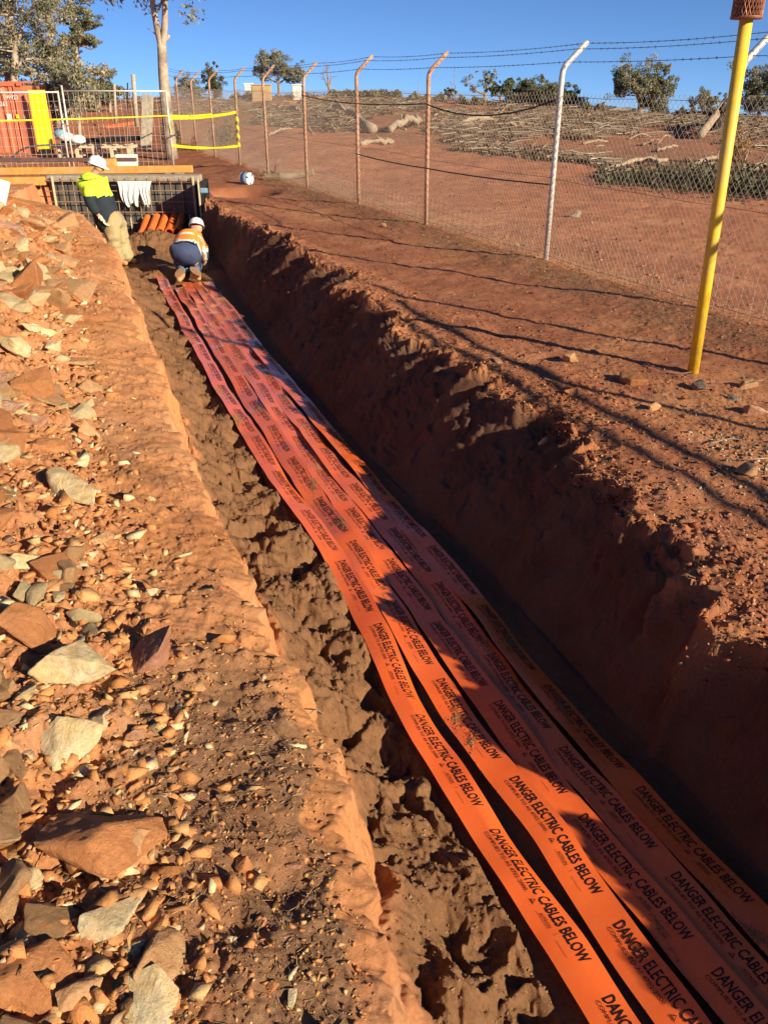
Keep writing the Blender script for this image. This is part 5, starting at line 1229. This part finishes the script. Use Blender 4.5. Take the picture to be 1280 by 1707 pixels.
# ------------------------------------------------------------------ people
def skin(name,nodes,edges,root,mats,parent,sub=2,smooth=True,noise=0,matf=None,label=None,sm=0):
    keys=list(nodes); ix={k:i for i,k in enumerate(keys)}
    me=bpy.data.meshes.new('sk'); me.from_pydata([nodes[k][0] for k in keys],[(ix[a],ix[b]) for a,b in edges],[])
    ob=bpy.data.objects.new('sk',me); COL.objects.link(ob)
    ob.modifiers.new('s','SKIN')
    sv=me.skin_vertices[0].data if len(me.skin_vertices) else None
    for k in keys:
        r=nodes[k][1]; r=(r,r) if not hasattr(r,'__len__') else r
        sv[ix[k]].radius=r; sv[ix[k]].use_root=(k==root)
    md=ob.modifiers.new('u','SUBSURF'); md.levels=sub; md.render_levels=sub
    if sm:
        m1=ob.modifiers.new('m2','SMOOTH'); m1.factor=.6; m1.iterations=sm
    bpy.context.view_layer.update()
    m2=bpy.data.meshes.new_from_object(ob.evaluated_get(bpy.context.evaluated_depsgraph_get())); bpy.data.objects.remove(ob); bpy.data.meshes.remove(me)
    n=len(m2.vertices); co=np.empty(n*3,np.float32); m2.vertices.foreach_get('co',co); co=co.reshape(-1,3)
    if noise or sm:
        no=np.empty(n*3,np.float32); m2.vertices.foreach_get('normal',no); no=no.reshape(-1,3)
        co=co+no*(noise*(fbm(co[:,0]+3,co[:,1],9,3,17,z=co[:,2]*1.6))+.0022*sm)[:,None]
        co=co.astype(np.float32); m2.vertices.foreach_set('co',co.ravel())
    o=link(name,m2,mats,parent,smooth=smooth)
    if label: o['label']=label
    if matf:
        for p in m2.polygons: p.material_index=matf(np.array(p.center))
    m2.update(); return o
M['skin']=simple('skin',(.62,.33,.22),.55,.08,20,.05)
M['hair']=simple('dark_hair',(.045,.03,.02),.8,.2,60,.3)
M['hiviz']=simple('fluorescent_yellow_fabric',(.62,.86,.06),.85,.06,6,.2,.01)
M['navy']=simple('navy_fabric',(.022,.032,.045),.9,.15,10,.2,.01)
M['khaki']=simple('khaki_fabric',(.40,.32,.175),.9,.18,8,.5,.02,0,.2,(.38,.25,.14),.4)
M['helmet']=simple('white_helmet_shell',(.85,.85,.83),.3,.03,5,0,.001,0,.5)
M['orangef']=simple('fluorescent_orange_fabric',(.90,.26,.04),.85,.06,6,.2,.01)
M['bluef']=simple('blue_work_fabric',(.055,.075,.16),.9,.12,8,.3,.01)
M['jeans']=simple('blue_denim',(.13,.18,.30),.9,.15,14,.2,.01)
M['silver']=simple('reflective_tape_fabric',(.72,.70,.66),.5,.05)
M['boot']=simple('tan_work_boot',(.48,.27,.12),.8,.15,12,.2,.004)
M['sole']=simple('worn_brown_sole',(.36,.20,.11),.9,.2,20,.3,.004)
M['glove']=simple('cream_glove',(.72,.66,.50),.9,.08,14,.2)
def hand(nodes,edges,wr,dirv,side,pre,s=1.0,curl=.5):
    """palm and five fingers continuing the arm chain from node wr"""
    w=Vector(nodes[wr][0]); d=Vector(dirv).normalized(); sd=Vector(side); sd=(sd-d*sd.dot(d)).normalized(); n=d.cross(sd)
    nodes[pre+'palm']=(tuple(w+d*.045*s),(.034*s,.018*s)); edges.append((wr,pre+'palm'))
    nodes[pre+'kn']=(tuple(w+d*.085*s),(.036*s,.015*s)); edges.append((pre+'palm',pre+'kn'))
    for i,(o,l) in enumerate(((-.030,.068),(-.010,.080),(.010,.075),(.029,.058))):
        b=w+d*.10*s+sd*o*s; k1=b+(d*math.cos(curl*.5)+n*math.sin(curl*.5))*l*.5*s; k2=k1+(d*math.cos(curl*1.4)+n*math.sin(curl*1.4))*l*.5*s
        for j,(q,r) in enumerate(((b,.0095),(k1,.0088),(k2,.007))): nodes[f'{pre}f{i}{j}']=(tuple(q),r*s)
        edges+= [(pre+'kn',f'{pre}f{i}0'),(f'{pre}f{i}0',f'{pre}f{i}1'),(f'{pre}f{i}1',f'{pre}f{i}2')]
    t0=w+d*.035*s-sd*.040*s; t1=t0+(d*.7-sd*.6+n*.3)*.035*s; nodes[pre+'t0']=(tuple(t0),.011*s); nodes[pre+'t1']=(tuple(t1),.009*s)
    edges+=[(pre+'palm',pre+'t0'),(pre+'t0',pre+'t1')]
def helmet(parent,c,fwd,up,r=.125,dot=False):
    fwd=Vector(fwd).normalized(); up=Vector(up); up=(up-fwd*up.dot(fwd)).normalized(); sd=up.cross(fwd)
    Rm=Matrix((fwd,sd,up)).transposed(); k=28; V=[];F=[]
    prof=[(1.0,-.02),(1.0,.15),(.97,.38),(.88,.62),(.72,.80),(.48,.93),(.2,1.0),(.01,1.01)]
    for rr,z in prof:
        for j in range(k):
            a=2*math.pi*j/k; rg=1+.025*(abs(math.sin(a))<.25)*(rr<.99); V.append(Rm@Vector((rr*r*1.12*math.cos(a),rr*r*.93*math.sin(a)*rg,z*r*.95*(1.0+.03*(abs(math.sin(a))<.2)))))
    F=[(p*k+j,p*k+(j+1)%k,(p+1)*k+(j+1)%k,(p+1)*k+j) for p in range(len(prof)-1) for j in range(k)]
    m=MB().add([v+Vector(c) for v in V],F)
    sh=m.build('helmet',M['helmet'],parent,smooth=True)
    V=[];
    for t_,zz in ((0,0),(0,-.012)):
        for j in range(k):
            a=2*math.pi*j/k; f_=math.cos(a); ext=.012+.045*max(0,f_)**1.5; V.append(Rm@Vector(((r*1.12+ext)*math.cos(a),(r*.93+.012+.01*max(0,f_))*math.sin(a),-.02*r+zz-.02*max(0,f_)))+Vector(c))
    for t_,zz in ((0,0),(0,-.012)):
        for j in range(k): a=2*math.pi*j/k; V.append(Rm@Vector((r*1.05*math.cos(a),r*.88*math.sin(a),-.02*r+zz))+Vector(c))
    F=[]
    for j in range(k):
        q=(j+1)%k; F+=[(j,q,2*k+q,2*k+j),(k+j,3*k+j,3*k+q,k+q),(j,k+j,k+q,q)]
    MB().add(V,F).build('brim',M['helmet'],sh)
    return sh,Rm
def head(nodes,edges,neck,c,fwd,up,pre='h'):
    fwd=Vector(fwd).normalized(); up=Vector(up); up=(up-fwd*up.dot(fwd)).normalized(); c=Vector(c)
    nodes['hb']=(tuple(c-up*.055+fwd*.01),(.062,.070)); nodes['hm']=(tuple(c),(.074,.090)); nodes['ht']=(tuple(c+up*.075-fwd*.005),(.062,.078))
    edges+= [(neck,'hb'),('hb','hm'),('hm','ht')]
    sd=up.cross(fwd)
    nodes['nose']=(tuple(c+fwd*.105-up*.025),(.012,.014)); edges.append(('hm','nose'))
    for s_ in (-1,1): nodes[f'ear{s_}']=(tuple(c+sd*s_*.088-up*.02-fwd*.01),(.010,.022)); edges.append(('hm',f'ear{s_}'))
def face(parent,c,fwd,up):
    fwd=Vector(fwd).normalized(); up=Vector(up); up=(up-fwd*up.dot(fwd)).normalized(); c=Vector(c); sd=up.cross(fwd)
    for s_ in (-1,1): MB().tube([c+fwd*.083+sd*(s_*.030-.012),c+fwd*.085+sd*(s_*.030+.012)],.006,8).build('eye',M['hair'],parent)
    MB().tube([c+fwd*.080-up*.062+sd*-.02,c+fwd*.084-up*.063,c+fwd*.080-up*.062+sd*.02],.005,8).build('mouth',simple('lips',(.45,.16,.12),.6),parent)
# ---- standing worker, leaning against the bank
w1=empty('person',(-4.32,14.35,FLOOR+.02),label='standing worker in white helmet, fluorescent yellow and navy shirt and khaki trousers, looking down',cat='person')
def W(px,py,Y): return Vector(atY(px,py,Y))-Vector(w1.location)
Y0=14.35
hipc=W(188,364,Y0); chest=W(157,318,Y0); shc=W(152,299,Y0-.0); neck=W(156,290,Y0); hd=W(164,277,Y0)
N={};E_=[]
N['pel']=(tuple(hipc),(.15,.11)); N['wa']=(tuple(W(172,342,Y0)),(.145,.115)); N['ch']=(tuple(chest),(.165,.125)); N['sh']=(tuple(shc),(.12,.10)); N['nk']=(tuple(neck+Vector((.01,0,.0))),(.055,.055))
E_+=[('pel','wa'),('wa','ch'),('ch','sh'),('sh','nk')]
Fd=Vector((.85,.30,-.42)); Ud=Vector((.42,.1,.9))
head(N,E_,'nk',hd,Fd,Ud)
# near arm (towards the camera) and far arm
sa=W(150,309,Y0-.17); ea=W(150,337,Y0-.27); ha=W(165,359,Y0-.24)
N['s1']=(tuple(sa),.065); N['e1']=(tuple(ea),.048); N['w1']=(tuple(ha),.030)
E_+=[('sh','s1'),('s1','e1'),('e1','w1')]; hand(N,E_,'w1',W(178,374,Y0-.2)-ha,(0,1,.1),'a',1.15,.6)
sb=W(166,302,Y0+.20); eb=W(182,335,Y0+.26); hb_=W(192,356,Y0+.2)
N['s2']=(tuple(sb),.065); N['e2']=(tuple(eb),.048); N['w2']=(tuple(hb_),.030)
E_+=[('sh','s2'),('s2','e2'),('e2','w2')]; hand(N,E_,'w2',(.3,-.1,-1),(0,1,0),'b',1.1,.6)
k1=W(190,405,Y0-.1); f1=W(196,440,Y0-.05); k2=W(203,402,Y0+.12); f2=W(212,437,Y0+.1)
N['h1']=(tuple(W(187,372,Y0-.1)),.095); N['k1']=(tuple(k1),.062); N['a1']=(tuple(f1+Vector((0,0,.06))),.042); N['t1_']=(tuple(f1+Vector((.14,-.05,.02))),.035)
N['h2']=(tuple(W(196,372,Y0+.1)),.095); N['k2']=(tuple(k2),.062); N['a2']=(tuple(f2+Vector((0,0,.06))),.042); N['t2_']=(tuple(f2+Vector((.15,-.04,.02))),.035)
E_+=[('pel','h1'),('h1','k1'),('k1','a1'),('a1','t1_'),('pel','h2'),('h2','k2'),('k2','a2'),('a2','t2_')]
skin('body',N,E_,'pel',M['skin'],w1)
# shirt
SN={k:N[k] for k in ('wa','ch','sh','s1','e1','s2','e2')}
SN['hem']=(tuple(W(180,366,Y0)),(.22,.19)); SN['hem0']=(tuple(W(187,388,Y0)),(.20,.19)); SN['wa']=(N['wa'][0],(.235,.215)); SN['ch']=(N['ch'][0],(.235,.215)); SN['sh']=(N['sh'][0],(.15,.15))
SN['col']=(tuple(W(156,290,Y0)),(.09,.08))
for a,b in (('s1','w1'),('s2','w2')):
    pass
for k,r in (('s1',.10),('e1',.082),('s2',.10),('e2',.082)): SN[k]=(N[k][0],r)
SN['c1']=(tuple(Vector(N['e1'][0]).lerp(Vector(N['w1'][0]),.9)),.052); SN['c2']=(tuple(Vector(N['e2'][0]).lerp(Vector(N['w2'][0]),.85)),.052)
SE=[('hem0','hem'),('hem','wa'),('wa','ch'),('ch','sh'),('sh','col')]
for q_ in '12':
    s0_=Vector(SN['sh'][0]).lerp(Vector(SN['s'+q_][0]),.55)
    skin('sleeve',{'a':(tuple(s0_),.105),'b':SN['s'+q_],'e':SN['e'+q_],'c':SN['c'+q_]},[('a','b'),('b','e'),('e','c')],'b',[M['hiviz'],M['navy']],w1,sub=3,sm=8,noise=.014,matf=lambda c:0 if c[2]>W(155,323,Y0).z else 1)
    for k_ in 'sec': del SN[k_+q_]
zsplit=W(160,325,Y0).z; zsl=W(155,322,Y0).z; zb_=W(176,349,Y0)
def shirtmat(c):
    # navy below the chest line and on the sleeves, yellow above; yellow back panel low down
    if c[2]>zsplit: return 0
    xb=np.interp(c[2],[W(172,382,Y0).z,W(150,325,Y0).z],[W(168,382,Y0).x,W(148,325,Y0).x])
    return 0 if (c[0]<xb and c[1]>-.20) else 1
skin('shirt',SN,SE,'ch',[M['hiviz'],M['navy']],w1,sub=3,noise=.018,matf=shirtmat,sm=10)
TN={'pel':(N['pel'][0],(.175,.135)),'top':(tuple(W(183,350,Y0)),(.17,.13)),'h1':(N['h1'][0],.13),'k1':(N['k1'][0],.12),'a1':(tuple(f1+Vector((0,0,.10))),.11),'b1':(tuple(f1+Vector((.03,0,.03))),.12),
    'h2':(N['h2'][0],.13),'k2':(N['k2'][0],.12),'a2':(tuple(f2+Vector((0,0,.10))),.11),'b2':(tuple(f2+Vector((.03,0,.03))),.12)}
skin('trousers',TN,[('top','pel'),('pel','h1'),('h1','k1'),('k1','a1'),('a1','b1'),('pel','h2'),('h2','k2'),('k2','a2'),('a2','b2')],'pel',M['khaki'],w1,sub=3,noise=.03,sm=8)
for f_ in (f1,f2):
    skin('boot',{'a':(tuple(f_+Vector((-.02,0,.05))),.055),'b':(tuple(f_+Vector((.08,-.02,.03))),.048),'c':(tuple(f_+Vector((.19,-.05,.02))),.040)},[('a','b'),('b','c')],'a',M['boot'],w1)
GN={'w':(N['w1'][0],.045)}; GE=[]; hand(GN,GE,'w',W(178,374,Y0-.2)-ha,(0,1,.1),'g',1.35,.6); skin('glove',GN,GE,'w',M['glove'],w1)
helmet(w1,hd+Vector((-.01,0,.035)),Fd+Vector((0,0,.12)),Ud,r=.122)
face(w1,hd,Fd,Ud)
skin('hair',{'a':(tuple(hd-Fd.normalized()*.045-Vector((0,0,.03))),(.07,.07)),'b':(tuple(hd-Fd.normalized()*.03+Vector((0,0,.03))),(.078,.082))},[('a','b')],'a',M['hair'],w1,sub=2)
# ---- kneeling worker
w2=empty('person',(-2.98,13.4,FLOOR+.05),label='kneeling worker in orange and navy shirt, blue jeans and white helmet, bent over',cat='person')
K0=Vector(w2.location); kf=FLOOR+.07
def W2(px,py,Y): return Vector(atY(px,py,Y))-K0
N={};E_=[]
pel=W2(310,424,13.45); mid_=W2(313,408,13.62); chs=W2(318,394,13.85); nk=W2(324,384,14.02); hd=W2(328,379,14.14)
N['pel']=(tuple(pel),(.16,.13)); N['wa']=(tuple(mid_),(.15,.12)); N['ch']=(tuple(chs),(.17,.13)); N['nk']=(tuple(nk),(.06,.06))
E_=[('pel','wa'),('wa','ch'),('ch','nk')]
Fd=Vector((-.15,.75,-.65)); Ud=Vector((0,.6,.75)); head(N,E_,'nk',hd,Fd,Ud)
r1=W2(334,399,13.88); r2=W2(341,421,13.85); r3=W2(342,437,13.95)
l1=W2(301,398,13.90); l2=W2(294,414,14.05); l3=W2(297,428,14.25)
for p_,(a,b,c) in (('r',(r1,r2,r3)),('l',(l1,l2,l3))):
    N[p_+'s']=(tuple(a),.065);N[p_+'e']=(tuple(b),.047);N[p_+'w']=(tuple(c),.03); E_+=[('ch',p_+'s'),(p_+'s',p_+'e'),(p_+'e',p_+'w')]
    hand(N,E_,p_+'w',(0,.25,-1),(1,0,0),p_,1.1,.6)
kL=Vector((-.29,.40,.07)); kR=Vector((.0,.40,.07)); aL=Vector(atY(303,448,13.02))-K0; aR=Vector(atY(322,450,13.1))-K0
aL.z=.09;aR.z=.09
for p_,k_,a_,x_ in (('L',kL,aL,-.09),('R',kR,aR,.09)):
    N['h'+p_]=(tuple(pel+Vector((x_,.02,-.04))),.105); N['k'+p_]=(tuple(k_),.07); N['a'+p_]=(tuple(a_),.045); N['t'+p_]=(tuple(a_+Vector((0,-.10,-.03))),.04)
    E_+=[('pel','h'+p_),('h'+p_,'k'+p_),('k'+p_,'a'+p_),('a'+p_,'t'+p_)]
skin('body',N,E_,'pel',M['skin'],w2)
SN={'hem':(tuple(W2(308,437,13.33)),(.235,.20)),'hem2':(tuple(W2(310,420,13.45)),(.23,.19)),'wa':(N['wa'][0],(.21,.18)),'ch':(N['ch'][0],(.215,.17)),'nk':(tuple(nk.lerp(chs,.3)),(.10,.09)),'rs':(N['rs'][0],.085),'re':(N['re'][0],.065),'rc':(tuple(r2.lerp(r3,.75)),.05),'ls':(N['ls'][0],.085),'le':(N['le'][0],.065),'lc':(tuple(l2.lerp(l3,.75)),.05)}
SE=[('hem','hem2'),('hem2','wa'),('wa','ch'),('ch','nk'),('ch','rs'),('rs','re'),('re','rc'),('ch','ls'),('ls','le'),('le','lc')]
ax=(chs-pel).normalized()
def shm(c):
    t=(Vector(c)-pel).dot(ax)/(chs-pel).length
    arm=abs(c[0]-(pel.x+(chs.x-pel.x)*max(0,min(1,t))))>.235 and t>.35
    if arm: 
        z=c[2]
        return 2 if z<r2.z+.02 else (1 if z<r2.z+.07 else 0)
    if t<.20: return 2
    if t<.31 or .64<t<.74: return 1
    return 0
skin('shirt',SN,SE,'wa',[M['orangef'],M['silver'],M['bluef']],w2,sub=3,noise=.014,matf=shm,sm=6)
TN={'pel':(tuple(pel+Vector((0,-.03,-.05))),(.19,.16)),'hL':(tuple((pel+Vector((-.05,0,-.05))).lerp(kL,.55)),.12),'kL':(tuple(kL),.085),'aL':(tuple(aL.lerp(kL,.25)),.065),'hR':(tuple((pel+Vector((.05,0,-.05))).lerp(kR,.55)),.12),'kR':(tuple(kR),.085),'aR':(tuple(aR.lerp(kR,.25)),.065)}
skin('jeans',TN,[('pel','hL'),('hL','kL'),('kL','aL'),('pel','hR'),('hR','kR'),('kR','aR')],'pel',M['jeans'],w2,sub=3,noise=.015)
for p_,a_,yaw in (('L',aL,-.05),('R',aR,.6)):
    d=Vector((math.sin(yaw),-math.cos(yaw),0)); b=skin('boot',{'a':(tuple(a_+Vector((0,.03,.03))),.060),'b':(tuple(a_+d*.06+Vector((0,0,-.0))),.058),'c':(tuple(a_+d*.17+Vector((0,0,-.02))),.048),'d':(tuple(a_+d*.23+Vector((0,0,-.04))),.038)},[('a','b'),('b','c'),('c','d')],'a',M['boot'],w2)
    m=MB(); kk=14; pts=[]
    for j in range(kk):
        t=2*math.pi*j/kk; pts.append((.058*math.cos(t)*(1+.12*math.cos(2*t)),.17*math.sin(t)))
    s_=Vector((math.cos(yaw),math.sin(yaw),0)); upv=Vector((0,-.35,.94)).normalized()
    c_=a_+d*.11+Vector((0,-.01,.045)); V=[c_+s_*p[0]+d*p[1]*.95+Vector((0,0,-p[1]*.25))+upv*h_ for h_ in (0,.022) for p in pts]
    F=[tuple(range(kk))[::-1],tuple(range(kk,2*kk))]+[(j,(j+1)%kk,kk+(j+1)%kk,kk+j) for j in range(kk)]
    m.add(V,F).build('sole',M['sole'],b)
helmet(w2,hd+Vector((0,.01,.03)),Fd+Vector((0,0,.25)),Ud,r=.122); face(w2,hd,Fd,Ud)
skin('hair',{'a':(tuple(hd-Fd.normalized()*.045-Vector((0,0,.0))),(.07,.07)),'b':(tuple(hd-Fd.normalized()*.02+Vector((0,0,.03))),(.076,.08))},[('a','b')],'a',M['hair'],w2)
# roots and long stems
def stem(pxs,r,mat,label,lift=.01,name='dry_root'):
    Q=[hit(a,b_,False)+np.array([0,0,lift*(1+(i%2))]) for i,(a,b_) in enumerate(pxs)]; O=Q[0].copy(); m=MB().tube(list(catmull(np.array(Q)-O,6)),np.linspace(r,r*.6,(len(Q)-1)*6+1),6); o=m.build(name,M[mat],smooth=True,label=label,cat='root'); o.location=tuple(O)
stem([(515,1197),(528,1193),(540,1194),(549,1197)],.003,'deadwood','thin pale root curling out of the trench edge',.012)
stem([(1075,608),(1100,621),(1130,625),(1160,624)],.004,'deadwood','thin dry stick lying beside the foot of the yellow post',.012)
stem([(1180,745),(1220,742),(1262,752)],.004,'deadwood','pale dry stick on the grey gravel at the right edge',.02)
stem([(1225,772),(1255,776),(1290,768)],.004,'deadwood','long straw coloured stick below the pale one at the right edge',.02)
stem([(1270,640),(1255,650),(1230,658)],.003,'deadwood','short straw stick between the stones at the right edge',.03)
